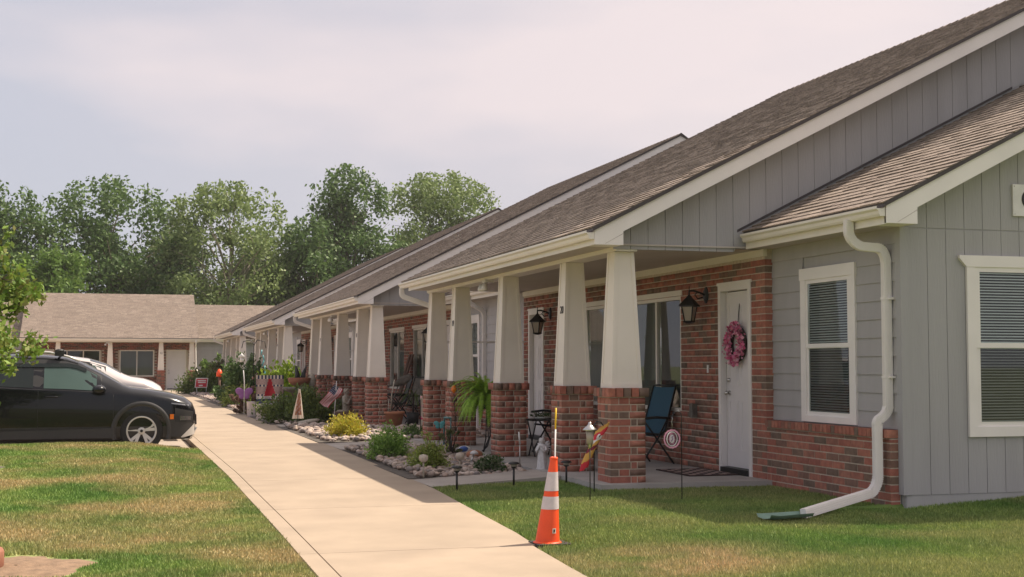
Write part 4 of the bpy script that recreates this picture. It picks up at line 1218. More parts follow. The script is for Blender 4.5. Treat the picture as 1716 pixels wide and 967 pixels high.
def far_roof(x0, x1, ye, ze, yr, zr):
    bb = MB(); bb.prism([(ye, ze), (yr, zr), (2 * yr - ye, ze), (2 * yr - ye, ze + .05), (yr, zr + .05), (ye, ze + .05)], 'x', x0, x1)
    o = fbp(bb, 'roof', M['edge']); sl = (zr - ze) / (yr - ye); ln = sqrt(1 + sl * sl); s = 0; Q = []
    while s < (yr - ye) * ln:
        x = x0 - rng.uniform(0, .3)
        while x < x1:
            w = rng.choice((.2, .3, .36)); a, b2 = max(x, x0), min(x + w, x1)
            y_, z_ = ye - .02 + s / ln, ze - .02 * sl + .052 + s * sl / ln; y2, z2 = y_ + .15 / ln, z_ + .15 * sl / ln + .002
            if b2 - a > .04: Q.append([(a, y_, z_), (b2 - .006, y_, z_), (a, y_, z_ + .014), (b2 - .006, y_, z_ + .014), (a, y2, z2), (b2 - .006, y2, z2)])
            x += w
        s += .14
    A = np.array(Q) - np.array(FBL); n = len(Q); o6 = (np.arange(n) * 6)[:, None]
    q = np.concatenate([np.array([[0, 1, 3]]) + o6, np.array([[0, 3, 2]]) + o6, np.array([[2, 3, 5]]) + o6, np.array([[2, 5, 4]]) + o6])
    tag(npmesh('shingle_courses', A.reshape(-1, 3), q, M['shingle'], o), kind='stuff')
far_roof(-4.78, 4.78, 78.7, 2.93, 84.1, 5.60)
far_roof(4.80, 16, 80.4, 2.96, 84.1, 5.02)
far_roof(-16, -4.80, 80.4, 2.96, 84.1, 5.02)
bb = MB(); bb.prism([(79.2, 2.85), (84.1, 5.52), (89, 2.85)], 'x', -4.66, -4.56); fbp(bb, 'gable_wall', M['siding2'])
bb = MB(); bb.prism([(79.2, 2.85), (84.1, 5.52), (89, 2.85)], 'x', 4.56, 4.66); fbp(bb, 'gable_wall', M['siding2'])
bb = MB(); bb.box(-4.8, 4.8, 78.71, 78.73, 2.775, 2.93); bb.box(-4.8, 4.8, 79.06, 79.34, 2.74, 2.80); bb.box(4.8, 16, 80.41, 80.43, 2.79, 2.95); bb.box(-16, -4.8, 80.41, 80.43, 2.79, 2.95); fbp(bb, 'fascia', M['beige'])
bb = MB()
for (x0, x1, ye, ze) in ((-4.78, 4.78, 78.7, 2.935), (4.85, 16, 80.4, 2.965), (-16, -4.85, 80.4, 2.965)):
    bb.prism([(ye, ze), (ye, ze - .095), (ye - .055, ze - .095), (ye - .075, ze - .045), (ye - .1, ze - .025), (ye - .1, ze)], 'x', x0, x1)
fbp(bb, 'gutter', M['beige'])
bb = MB(); bb.box(-4.8, 4.8, 78.73, 81.1, 2.80, 2.82); bb.box(4.8, 16, 80.43, 80.8, 2.80, 2.82); fbp(bb, 'porch_ceiling', M['soffit'])
for (x0, x1) in ((4.8, 16), (-16, -4.8)):
    bb = MB(); bb.box(x0, x1, 80.75, 80.9, 0, 2.9); sw = fbp(bb, 'side_wall', M['siding'])
    z = .1
    while z < 2.75:
        bb = MB(); bb.prism([(80.705, z), (80.76, z), (80.76, z + .187), (80.748, z + .187)], 'x', x0, x1); fbp(bb, 'plank', M['siding'], sw); z += .187
bb = MB(); bb.tube(rounded([(4.62, 78.65, 2.85), (4.62, 78.65, 2.7), (4.62, 79.0, 2.5), (4.66, 79.0, 1.2), (4.85, 78.9, 1.0), (4.85, 78.9, .15)], .1), .05, 8); fbp(bb, 'downspout', M['beige'])
bb = MB(); bb.box(-.26, -.12, 78.95, 79.05, 2.66, 2.735)
for dx in (-.1, .1): bb.lathe([(.03, 0), (.06, -.09), (.001, -.115)], (-.19 + dx, 78.9, 2.66), 10)
fbp(bb, 'security_light', M['whitep'])
tag(MB().box(-4.9, 5.0, 78.6, 81.0, -.1, .05).build('porch_floor', M['porchslab']), kind='structure')
tag(MB().box(-16, 3.66, 74.05, 78.58, -.2, .035).build('sidewalk', M['concrete']), kind='structure')

# ------------------------------------------------------------------ trees behind the buildings
TG = 'trees behind the far building'
TR = [
 # x, y, h, rx, z0, leaf, n, size, nclump, seed, spire, label, bark
 (-8.5, 112, 16.6, 4.6, 3.5, 'leaf_tree', 9000, .36, 80, 3, .25, 'dense dark green tree cut off by the left edge of the photo', 'bark'),
 (-4.0, 104, 10.8, 4.0, 1.5, 'leaf_tree3', 8000, .36, 70, 5, .15, 'short bright green tree in front of the taller row above the far roof', 'bark'),
 (-.2, 116, 17.8, 6.6, 3.8, 'leaf_tree', 11000, .38, 95, 8, .35, 'tall round crowned tree above the middle of the far roof', 'bark'),
 (5.0, 122, 15.5, 3.8, 2.0, 'leaf_dark', 7000, .38, 70, 9, .2, 'dark narrow tree half hidden between two taller crowns', 'bark'),
 (9.3, 113, 17.3, 6.8, 2.5, 'leaf_tree2', 9000, .36, 85, 12, .5, 'open yellowish green tree with a pale forked trunk', 'palebark'),
 (14.6, 120, 11.8, 4.8, .8, 'leaf_tree', 9000, .38, 75, 14, .2, 'low dark bushy tree beside the pale trunked tree', 'bark'),
 (19.3, 116, 19.6, 4.5, 3.0, 'leaf_tree', 9500, .38, 75, 17, .35, 'tallest tree of the row with a narrow ragged top', 'bark'),
 (15.6, 112, 14.6, 3.0, 5.0, 'leaf_tree', 4200, .36, 40, 19, .3, 'slender tree with a lopsided crown left of the tallest tree', 'bark'),
 (29.0, 121, 20.2, 6.6, 3.0, 'leaf_tree2', 11000, .36, 100, 21, .6, 'broad yellowish green tree at the right end of the row over the roofs', 'bark'),
 (24.5, 112, 11.5, 5.0, 1.0, 'leaf_tree3', 8000, .36, 70, 23, .15, 'mid green rounded tree low behind the roof ridges', 'bark'),
 (33.5, 124, 14.8, 4.5, 2.0, 'leaf_tree3', 7000, .36, 60, 25, .2, 'light green tree low at the right end just above the roof', 'bark'),
 (12.6, 128, 13.5, 4.5, 1.5, 'leaf_dark', 7000, .40, 60, 27, .2, 'dark tree deep in the row right of the pale trunk', 'bark'),
]
for (x, y, h, rx, z0, lf, n, sz, nc, sd_, sp, lb, bk) in TR:
    tree('tree', lb, (x, y, -.15), h * .885, rx, z0, lf, int(n * 1.6), sz * .95, TG, sd_, bark=bk, spire=sp, nclump=int(nc * 1.25), cr=.082, lean=(.004 * ((sd_ % 5) - 2)))
# undergrowth that reads as one mass
C_ = []
for i in range(260):
    x, y = rng.uniform(-26, 46), rng.uniform(101, 134); hh = rng.uniform(1.5, 7.0)
    k = 110; C_.append(np.array([x, y, 0]) + NR.normal(size=(k, 3)) * np.array([1.3, 1.3, 0]) + np.stack([np.zeros(k), np.zeros(k), NR.uniform(0, hh, k)], 1))
V, F = quads(np.concatenate(C_), .42)
tag(npmesh('undergrowth', V, F, M['leaf_dark']), kind='stuff')
# young tree at the left edge of the near lawn
yt = tree('tree', 'young leafy tree on the near lawn reaching in at the left edge of the photo', (-1.96, 18.9, .1), 3.25, 1.08, .80, 'leaf_young', 10500, .095, None, 31, nclump=130, cr=.055, spire=.1)
rg = MB(); rg.lathe([(.285, 0), (.30, .02), (.30, .13), (.29, .15), (.25, .15), (.24, .13), (.24, 0)], (-1.0, 10.32, zl_left(-1, 10.3) - .01), 36)
tag(rg.build('planter_ring', M['brownclay']), 'round brown clay planter ring on bare soil at the left edge of the lawn', 'planter')

# ------------------------------------------------------------------ cars
def car(name, label, loc, paint, k=1.05, rails=True, low=1.0, hood=0.0, snub=1.0):
    t = thing(name, label, 'car', loc, 0, 'cars parked by the walk')
    # x, floor, sill half-width, max half-width, belt z, belt half-width, edge z, edge half-width, top z
    ST = [(.86, .33, .50, .58, .60, .56, .65, .44, .67), (.81, .22, .66, .74, .67, .72, .75, .58, .78), (.68, .19, .78, .83, .76, .80, .845, .66, .875),
          (.42, .19, .84, .88, .84, .85, .92, .72, .95), (.10, .19, .86, .895, .90, .87, .975, .75, 1.005), (-.18, .19, .87, .90, .93, .875, 1.01, .76, 1.04),
          (-.30, .19, .87, .90, .945, .875, 1.05, .735, 1.085), (-.62, .19, .87, .90, .965, .875, 1.235, .665, 1.275), (-.94, .19, .87, .90, .985, .875, 1.395, .625, 1.445), (-1.18, .19, .87, .90, 1.0, .875, 1.47, .61, 1.53),
          (-1.5, .19, .87, .90, 1.01, .875, 1.495, .605, 1.56), (-1.9, .19, .87, .90, 1.03, .875, 1.50, .60, 1.575), (-2.35, .19, .87, .905, 1.06, .88, 1.475, .595, 1.555), (-2.75, .20, .87, .905, 1.08, .87, 1.40, .58, 1.49),
          (-3.05, .24, .85, .89, 1.10, .84, 1.28, .56, 1.36), (-3.22, .30, .82, .86, 1.02, .80, 1.08, .60, 1.12), (-3.32, .40, .74, .80, .88, .74, .92, .60, .94), (-3.36, .45, .66, .70, .72, .66, .76, .56, .77)]
    ST = [(s[0], s[1], s[2], s[3], s[4] * low, s[5], s[6] * low, s[7], s[8] * low) for s in ST]
    ST = [tuple([s[0] * snub if s[0] > 0 else s[0]] + list(s[1:])) for s in ST]
    ST = [tuple(v + (hood * min(1, max(0, (s[0] + 1.3) / .7)) if i in (4, 6, 8) else 0) for i, v in enumerate(s)) for s in ST]
    def ring(s):
        x, zf, sw_, mw, zb, bw_, ze, ew_, zt = s
        half = [(.0, zf), (sw_ * .9, zf), (sw_, zf + .06), (mw * .985, zf + .22 if zf + .22 < zb - .1 else zf + (zb - zf) * .4), (mw, (zf + zb) / 2 + .1 if zb > .6 else (zf + zb) / 2), (bw_ + .006, zb - .05), (bw_, zb),
                (bw_ + (ew_ - bw_) * .5, zb + (ze - zb) * .52), (ew_, ze), (ew_ * .8, ze + (zt - ze) * .62), (ew_ * .42, zt - .004), (0, zt)]
        L_ = [(x * k, -y * k, z * k) for y, z in half]; R_ = [(x * k, y * k, z * k) for y, z in reversed(half[1:-1])]
        return L_ + R_
    b = MB(); b.sm = True; rs = [ring(s) for s in ST]; n = len(rs[0])
    vs = [v for r_ in rs for v in r_]; fs = []
    for i in range(len(rs) - 1):
        for j in range(n): fs.append((i * n + j, (i + 1) * n + j, (i + 1) * n + (j + 1) % n, i * n + (j + 1) % n))
    fs += [tuple(range(n)), tuple((len(rs) - 1) * n + j for j in range(n - 1, -1, -1))]
    b.add(vs, fs)
    body = b.build('body', [M[paint], M['cladding']], t)
    wr = .338
    cut = MB()
    for wx in (0, -2.60):
        for sy in (-1, 1): cut.lathe([(.40 * k, -.27 * k), (.40 * k, .3 * k)], (wx * k, sy * .85 * k, wr * k), 28, True, 'y')
    co = cut.build('cutter', M['cladding'])
    md = body.modifiers.new('arches', 'BOOLEAN'); md.operation = 'DIFFERENCE'; md.object = co; md.solver = 'EXACT'
    COL_dg = bpy.context.evaluated_depsgraph_get(); me = bpy.data.meshes.new_from_object(body.evaluated_get(COL_dg))
    body.modifiers.clear(); body.data = me; bpy.data.objects.remove(co)
    for p in me.polygons:
        if p.center.z < .34 * k or abs(p.center.z - wr * k) < .5 * k and min(abs(p.center.x), abs(p.center.x + 2.6 * k)) < .395 * k and abs(p.center.y) < .86 * k and p.center.z < .75 * k and abs(p.normal.y) < .7: p.material_index = 1
    def bel(x):      # belt z, belt w, edge z, edge w, top
        X = sorted(ST, key=lambda s: s[0]); x = min(max(x, X[0][0]), X[-1][0])
        for a, c in zip(X, X[1:]):
            if a[0] <= x <= c[0]:
                f = (x - a[0]) / (c[0] - a[0]); return [a[i] + (c[i] - a[i]) * f for i in (4, 5, 6, 7, 8, 3)]
    def sp(x, z, o=.006, sy=-1):
        zb, bw_, ze, ew_, zt, mw = bel(x)
        if z <= zb: y = mw + (bw_ - mw) * max(0, (z - .62) / max(.01, zb - .62))
        else: y = bw_ + (ew_ - bw_) * min(1, (z - zb) / max(.02, ze - zb))
        return (x * k, sy * (y + o) * k, z * low * k if False else z * k)
    def patch(name, m, xs, zlo, zhi, o=.007, par=None, sy=-1, nz_=3):
        mb = MB(); mb.sm = True; vs = []
        for x in xs:
            for j in range(nz_ + 1): vs.append(sp(x, zlo(x) + (zhi(x) - zlo(x)) * j / nz_, o, sy))
        fs = [(i * (nz_ + 1) + j, i * (nz_ + 1) + j + 1, (i + 1) * (nz_ + 1) + j + 1, (i + 1) * (nz_ + 1) + j) for i in range(len(xs) - 1) for j in range(nz_)]
        mb.add(vs, fs); return mb.build(name, m, par or t)
    lin = lambda a, b_, n_: [a + (b_ - a) * i / n_ for i in range(n_ + 1)]
    for sy in (-1, 1):
        ztop = lambda x: min(bel(x)[2] - .045, 1.395 * low if x > -1.9 else 1.40 * low)
        patch('window_trim', M['blackplastic'], lin(-2.72, -.62, 14), lambda x: bel(x)[0] - .012, lambda x: max(bel(x)[0] - .005, bel(x)[2] - .015), .004, None, sy)
        patch('front_window', M['carseat'], lin(-1.50, -.70, 8), lambda x: bel(x)[0] + .015, lambda x: max(bel(x)[0] + .02, ztop(x)), .008, None, sy)
        patch('rear_window', M['carglass'], lin(-2.42, -1.66, 8), lambda x: bel(x)[0] + .015, ztop, .008, None, sy)
        patch('rain_guard', M['carglass'], lin(-2.42, -.86, 12), lambda x: ztop(x) - .035, lambda x: ztop(x) + .025, .022, None, sy, 1)
        # seams, handles
        sm = MB()
        for xs, z0_, z1_ in ((-1.58, .40, .98), (-.44, .42, .92), (-2.52, .62, 1.05)):
            sm.tube([sp(xs, z0_ + (z1_ - z0_) * i / 6, .0012, sy) for i in range(7)], .004, 5)
        sm.build('door_seam', M['black'], t)
        hd = MB()
        for hx in (-1.38, -2.28):
            hd.tube([sp(hx + .10, .885, .006, sy), sp(hx + .08, .888, .03, sy), sp(hx - .08, .893, .03, sy), sp(hx - .10, .893, .006, sy)], .013, 8)
        hd.build('door_handle', M[paint], t)
        # plastic: arches and sill
        ar = MB(); ar.sm = True; vs = []; N = 22
        for i in range(N + 1):
            a = pi * (-.10) + pi * 1.2 * i / N
            for rr, o in ((.398, .004), (.402, .016), (.455, .016), (.475, .002)):
                for wx in (0,):
                    x, z = rr * cos(a), wr + rr * sin(a)
                    q = sp(max(-3.3, min(.84, x)), max(.25, z), o, sy); vs.append((q[0], q[1], max(.2, z) * k))
        fs = [(i * 4 + j, i * 4 + j + 1, (i + 1) * 4 + j + 1, (i + 1) * 4 + j) for i in range(N) for j in range(3)]
        ar.add(vs, fs)
        ar.build('wheel_arch', M['cladding'], t); ar = MB(); ar.sm = True; vs2 = []
        for i in range(N + 1):
            a = pi * (-.10) + pi * 1.2 * i / N
            for rr, o in ((.398, .004), (.402, .016), (.455, .016), (.475, .002)):
                x, z = -2.6 + rr * cos(a), wr + rr * sin(a)
                q = sp(max(-3.3, min(.84, x)), max(.25, z), o, sy); vs2.append((q[0], q[1], max(.2, z) * k))
        ar.add(vs2, fs)
        ar.build('wheel_arch', M['cladding'], t)
        patch('side_sill', M['cladding'], lin(-2.2, -.42, 8), lambda x: .23, lambda x: .40 + .02 * x, .012, None, sy, 2)
        patch('bumper_cladding', M['cladding'], lin(.44, .80, 5), lambda x: .24, lambda x: .60 - .22 * max(0, x - .55), .010, None, sy, 3)
        # lamps
        patch('headlight', M['lamp'], lin(.60, .78, 4), lambda x: .50, lambda x: .58 - .10 * (x - .56), .016, None, sy, 2)
        patch('lamp_bezel', M['blackplastic'], lin(.52, .81, 5), lambda x: .47 + .1 * max(0, .6 - x), lambda x: .70 - .2 * (x - .52), .013, None, sy, 3)
        patch('skid_corner', M['alloy'], lin(.62, .84, 5), lambda x: .225 + .25 * max(0, x - .66), lambda x: .235 + .95 * max(0, x - .62), .018, None, sy, 2)
        patch('day_light', M['lamp'], lin(.46, .74, 4), lambda x: .765 - .12 * (x - .46), lambda x: .785 - .12 * (x - .46), .012, None, sy, 1)
        patch('side_marker', M['amber'], lin(.44, .50, 2), lambda x: .52, lambda x: .60, .022, None, sy, 1)
        mr = MB(); c0 = sp(-.68, .985, .02, sy)
        mr.tube([sp(-.66, .95, -.01, sy), (c0[0], c0[1] + sy * .06, c0[2])], .03, 6)
        mr.ball((c0[0] + .02, c0[1] + sy * .14, c0[2] + .02), .115, .15, .08, 14, 8)
        mr.build('side_mirror', M[paint], t)
    # windscreen and rear glass
    for nm, xs in (('windscreen', lin(-.90, -.36, 6)), ('rear_glass', lin(-3.04, -2.8, 3))):
        mb = MB(); mb.sm = True; vs = []
        for x in xs:
            zb, bw_, ze, ew_, zt, mw = bel(x)
            for u in (-1, -.8, -.42, 0, .42, .8, 1):
                a = abs(u); z = ze if a == 1 else (ze + (zt - ze) * .62 if a == .8 else (zt - .004 if a > 0 else zt))
                vs.append((x * k + .004, u * ew_ * .96 * k, z * k + .007))
        mb.add(vs, [(i * 7 + j, i * 7 + j + 1, (i + 1) * 7 + j + 1, (i + 1) * 7 + j) for i in range(len(xs) - 1) for j in range(6)])
        mb.build(nm, M['carglass'], t)
    # wipers, grille, skid plate, bumper
    mb = MB(); mb.tube([(-.36 * k, -.55 * k, 1.045 * low * k), (-.42 * k, .05 * k, 1.12 * low * k)], .008, 5); mb.tube([(-.36 * k, .05 * k, 1.07 * low * k), (-.42 * k, .55 * k, 1.09 * low * k)], .008, 5); mb.build('wiper', M['black'], t)
    mb = MB(); mb.prism([(.80, .40), (.885, .42), (.88, .58), (.82, .60)], 'y', -.5, .5); mb.v = [(x * k, y * k, z * k) for x, y, z in mb.v]; mb.build('grille', M['blackplastic'], t)
    mb = MB(); mb.prism([(.60, .20), (.76, .20), (.865, .36), (.885, .37), (.80, .19), (.70, .17)], 'y', -.70, .70); mb.v = [(x * k, y * k * (1 if x < .8 else .93), z * k) for x, y, z in mb.v]; mb.build('skid_plate', M['alloy'], t)
    if rails:
        for sy in (-1, 1):
            mb = MB(); pts = []
            for i in range(13):
                x = -.98 - 1.85 * i / 12; zb, bw_, ze, ew_, zt, mw = bel(x); lift = .055 * min(1, 4 * (i / 12), 4 * (1 - i / 12)) + .02
                pts.append((x * k, sy * (ew_ - .03) * k, (ze + .03 + lift) * k))
            mb.tube(pts, .018 * k, 8); mb.build('roof_rail', M['alloy'], t)
            for cx in (-1.28, -2.35):
                mb = MB(); zb, bw_, ze, ew_, zt, mw = bel(cx); mb.box((cx - .07) * k, (cx + .07) * k, sy * (ew_ - .08) * k, sy * (ew_ + .03) * k, (ze + .06) * k, (ze + .15) * k); mb.ball((cx * k, sy * (ew_ - .03) * k, (ze + .14) * k), .075 * k, .07 * k, .035 * k); mb.build('rack_foot', M['blackplastic'], t)
        for cx in (-1.28, -2.35):
            mb = MB(); zt = bel(cx)[2] + .13; mb.tube([(cx * k, -.58 * k, zt * k), (cx * k, .58 * k, zt * k)], .022 * k, 8); mb.build('cross_bar', M['blackplastic'], t)
    # wheels
    ty = MB(); R = wr
    ty.lathe([(.235, -.10), (.29, -.105), (.325, -.095), (.338, -.07), (.338, .07), (.325, .095), (.29, .105), (.235, .10)], (0, 0, 0), 36, True, 'y', 1, 1, False)
    rim = MB(); rim.lathe([(.238, -.10), (.236, -.104), (.216, -.102), (.209, -.08), (.205, -.03), (.20, .05)], (0, 0, 0), 36, True, 'y', 1, 1, False)
    for q in range(5):
        a0 = 2 * pi * q / 5 + pi / 2
        for da, wd in ((-.19, .020), (.19, .020)):
            a = a0 + da
            pa = Vector((.045 * cos(a0), 0, .045 * sin(a0))); pb = Vector((.216 * cos(a), 0, .216 * sin(a)))
            d_ = (pb - pa).normalized(); s_ = Vector((-d_.z, 0, d_.x)) * wd
            vs = [pa - s_ + Vector((0, -.082, 0)), pb - s_ * 1.25 + Vector((0, -.086, 0)), pb + s_ * 1.25 + Vector((0, -.086, 0)), pa + s_ + Vector((0, -.082, 0))]
            rim.hexa([v + Vector((0, .03, 0)) for v in vs], vs)
    rim.lathe([(.0005, -.098), (.035, -.096), (.06, -.085), (.062, -.05)], (0, 0, 0), 20, True, 'y')
    hub = MB(); hub.lathe([(.001, -.012), (.205, -.012), (.205, .03)], (0, 0, 0), 28, False, 'y')
    hub.lathe([(.0005, -.1005), (.024, -.1)], (0, 0, 0), 14, False, 'y')
    for b_ in (ty, rim, hub): b_.v = [(x * k, y * k, z * k) for x, y, z in b_.v]
    tym, rmm, hbm_ = ty.mesh('tyre', M['tyre']), rim.mesh('rim', M['alloy']), hub.mesh('brake_disc', M['black'])
    for wx in (0, -2.60):
        for sy in (-1, 1):
            w_ = inst('wheel', tym, t, (wx * k, sy * .795 * k, wr * k), None, (0, 0, 0 if sy < 0 else pi))
            inst('rim', rmm, w_, (0, 0, 0)); inst('brake_disc', hbm_, w_, (0, 0, 0))
    return t
car('parked_car', 'black compact suv with silver roof rails and alloy wheels parked nose to the walk', (.52, 24.68, -.03), 'paintblack')
car('parked_car', 'silver beige car parked just behind the black suv', (.57, 27.75, -.03), 'paintsilver', 1.05, False, 1.0, .15, .5)
# ------------------------------------------------------------------ things in the yard
def zr(x, y): return zl_right(x, y)
# traffic cone with a marker rod stuck in it
t = thing('traffic_cone', 'orange traffic cone with two white reflective bands at the lawn edge', 'traffic cone', (3.40, 10.42, zr(3.4, 10.4) + .002))
LX, LY = .060, .012
def conepart(z0, z1, n=3, ro=.0):
    b = MB(); b.sm = True; H = .655; vs = []
    for i in range(n + 1):
        z = z0 + (z1 - z0) * i / n; r_ = .098 + (.030 - .098) * (z / H) + ro
        for k in range(32):
            a = 2 * pi * k / 32; vs.append((LX * (z / H - .35) + r_ * cos(a), LY * z / H + r_ * sin(a), z + .03))
    b.add(vs, [(i * 32 + k, i * 32 + (k + 1) % 32, (i + 1) * 32 + (k + 1) % 32, (i + 1) * 32 + k) for i in range(n) for k in range(32)])
    return b
b = conepart(0, .655, 8); b.lathe([(.030, 0), (.033, .004), (.033, .018), (.024, .022), (.020, .0)], (LX * .65, LY, .683), 24)
b.lathe([(.118, -.004), (.112, .006), (.10, .012)], (-LX * .35, 0, .025), 32)
b.build('cone_body', M['orange'], t)
conepart(.262, .362, 2, .0022).build('reflective_band', M['reflect'], t); conepart(.406, .556, 2, .0022).build('reflective_band', M['reflect'], t)
b = MB(); b.prism([(-.142, -.12), (-.12, -.142), (.12, -.142), (.142, -.12), (.142, .12), (.12, .142), (-.12, .142), (-.142, .12)], 'z', -.004, .026); b.build('cone_base', M['rubber'], t)
b = MB(); vs = []
for z in (.075, .115):
    r_ = .098 + (.03 - .098) * z / .655 + .003
    for k in range(5):
        a = -pi / 2 + .06 + .36 * k / 4; vs.append((LX * (z / .655 - .35) + r_ * cos(a), LY * z / .655 + r_ * sin(a), z + .03))
b.add(vs, [(k, k + 1, 6 + k, 5 + k) for k in range(4)]); st_ = b.build('sticker', M['cream'], t)
b = MB(); vs = []
for z in (.083, .107):
    r_ = .098 + (.03 - .098) * z / .655 + .0045
    for k in range(3):
        a = -pi / 2 + .15 + .16 * k / 2; vs.append((LX * (z / .655 - .35) + r_ * cos(a), LY * z / .655 + r_ * sin(a), z + .03))
b.add(vs, [(k, k + 1, 4 + k, 3 + k) for k in range(2)]); b.build('sticker_print', M['ink'], st_)
t = thing('marker_rod', 'thin white and yellow marker rod standing up out of the traffic cone', 'marker rod', (3.40 + LX * .62, 10.43, .05))
MB().tube([(0, 0, .2), (.016, 0, .86)], .0068, 8).build('rod', M['whitep'], t)
MB().tube([(.016, 0, .86), (.0205, 0, 1.03)], .0072, 8).build('rod_tip', M['yellow'], t)

# solar path lights
def solar(x, y, label, h=.30):
    t = thing('solar_light', label, 'path light', (x, y, zr(x, y) if x < 5.2 else .03), 0, 'black solar path lights')
    MB().tube([(0, 0, 0), (0, 0, h * .72)], .013, 8).build('stake', M['black'], t)
    b = MB(); b.lathe([(.012, h * .72), (.035, h * .78), (.036, h * .80)], (0, 0, 0), 14); b.lathe([(.062, h * .90), (.066, h * .93), (.05, h * .985), (.02, h), (.001, h)], (0, 0, 0), 18); b.build('cap', M['black'], t)
    MB().lathe([(.030, h * .80), (.040, h * .90)], (0, 0, 0), 14).build('lens', M['frost'], t)
    return t
solar(3.80, 15.05, 'black solar path light nearest the walk beside the concrete path')
solar(4.55, 15.30, 'black solar path light between two others along the concrete path', .29)
solar(5.20, 15.30, 'black solar path light just right of the orange cone near the brick columns', .27)
def clearlight(x, y, label, h=.24, lean=0):
    t = thing('solar_light', label, 'path light', (x, y, .04), 0, 'clear globe solar lights in the rocks')
    MB().tube([(0, 0, 0), (lean, 0, h * .75)], .012, 8).build('stake', M['cast'], t)
    b = MB(); b.lathe([(.02, 0), (.05, .02), (.062, .055), (.05, .085), (.001, .10)], (lean, 0, h * .72), 14); b.build('globe', M['frost'], t)
clearlight(3.62 + .12, 16.5, 'clear globe light on a stake at the walk side of the rock bed', .26)
clearlight(4.32, 16.95, 'clear globe light on a stake in the rocks between two low shrubs', .24)
# lantern light and windsock beside the nearest column
t = thing('garden_light', 'silver capped lantern light on a thin stake in front of the brick columns', 'garden light', (4.815, 13.40, .01))
MB().tube([(0, 0, 0), (0, 0, .60)], .006, 8).build('stake', M['black'], t)
b = MB(); b.lathe([(.012, .55), (.024, .57), (.030, .60), (.034, .60)], (0, 0, 0), 12); b.lathe([(.075, .735), (.072, .75), (.03, .785), (.018, .80), (.016, .82), (.001, .825)], (0, 0, 0), 20); b.build('lantern_cap', M['chrome'], t)
MB().lathe([(.034, .60), (.042, .735)], (0, 0, 0), 14).build('lantern_glass', M['frost'], t)
t = thing('windsock', 'crimson and gold windsock drooping from a black pole beside the nearest brick column', 'windsock', (5.10, 14.06, .02))
MB().tube([(0, 0, 0), (0, 0, .74), (.03, 0, .79), (.08, 0, .78), (.11, 0, .74)], .007, 8).build('pole', M['black'], t)
cl = [(.09, -.03, .735), (.055, -.05, .66), (.0, -.06, .58), (-.06, -.065, .48), (-.115, -.07, .37), (-.145, -.07, .28)]
for (i0, i1, mm, w0) in ((0, 1, 'gold', None), (1, 3, 'red', None), (3, 4, 'ivory', None), (4, 5, 'gold', None), (5, 6, 'maroon', None), (6, 8, 'gold', None), (8, 10, 'red', None)):
    b = MB(); b.sm = True; vs = []; n_ = 3 * (i1 - i0)
    for q in range(n_ + 1):
        f = (i0 + (i1 - i0) * q / n_) / 10; s_ = f * 5; i = min(4, int(s_)); g_ = s_ - i
        c = [cl[i][j] + (cl[i + 1][j] - cl[i][j]) * g_ for j in range(3)]
        rx_, rz_ = .10 * (1 - .40 * f) * (1 + .06 * sin(9 * f)), .03
        for k in range(14):
            a = 2 * pi * k / 14; vs.append((c[0] + rx_ * cos(a) * .85, c[1] + rz_ * sin(a), c[2] + rx_ * cos(a) * .5 + .006 * sin(5 * a + 8 * f)))
    b.add(vs, [(q * 14 + k, q * 14 + (k + 1) % 14, (q + 1) * 14 + (k + 1) % 14, (q + 1) * 14 + k) for q in range(n_) for k in range(14)])
    b.build('cloth_band', M[mm], t)
b = MB(); b.ball((.018, -.092, .63), .035, .008, .016, 12, 6, Matrix.Rotation(-.95, 3, 'Y')); em = b.build('emblem', M['ivory'], t)
b = MB(); b.ball((.030, -.099, .635), .016, .004, .006, 8, 5, Matrix.Rotation(-.95, 3, 'Y')); b.build('emblem_mark', M['ink'], em)

# shepherd hook with spinner
t = thing('shepherd_hook', 'thin black shepherd hook pole pushed into the lawn in front of the blue chair', 'hook', (5.69, 13.03, 0))
MB().tube([(0, 0, 0), (0, 0, .90), (-.01, 0, .935), (-.045, 0, .95), (-.085, 0, .935), (-.105, 0, .90), (-.10, 0, .885), (-.09, 0, .89)], .0055, 8).build('pole', M['black'], t)
t = thing('wind_spinner', 'round pale cut metal wind spinner hanging from the shepherd hook', 'wind spinner', (5.69 - .107, 13.03, .89))
MB().tube([(0, 0, .002), (.008, 0, -.02), (-.004, 0, -.05), (.004, 0, -.08), (0, 0, -.125)], .003, 6).build('swivel', M['chrome'], t)
def annulus(r0, r1, m, nm, rz_, sx=1, sc=.0):
    b = MB(); n = 40; vs = []
    for k in range(n):
        a = 2 * pi * k / n; e = 1 + sc * sin(16 * a)
        for r_ in (r0, r1 * e):
            for dy_ in (-.0015, .0015):
                p = Vector((r_ * cos(a) * sx, dy_, r_ * sin(a))); p = Matrix.Rotation(rz_, 3, 'Z') @ p; vs.append((p.x, p.y, p.z - .225))
    fs = []
    for k in range(n):
        o, q = k * 4, ((k + 1) % n) * 4
        fs += [(o, o + 2, q + 2, q), (o + 1, q + 1, q + 3, o + 3), (o + 2, o + 3, q + 3, q + 2), (o, q, q + 1, o + 1)]
    b.add(vs, fs); return b.build(nm, m, t)
annulus(.082, .098, M['blossom'], 'outer_ring', .1, 1, .03); annulus(.066, .078, M['ivory'], 'ring', .35); annulus(.050, .062, M['pink'], 'ring', .6)
annulus(.0005, .045, M['ivory'], 'centre_plate', .15, .62)
b = MB(); b.tube([(-.012, -.006, -.25), (.008, -.006, -.225), (-.004, -.006, -.21), (.012, -.006, -.195)], .004, 6); b.build('figure', M['purple'], t)

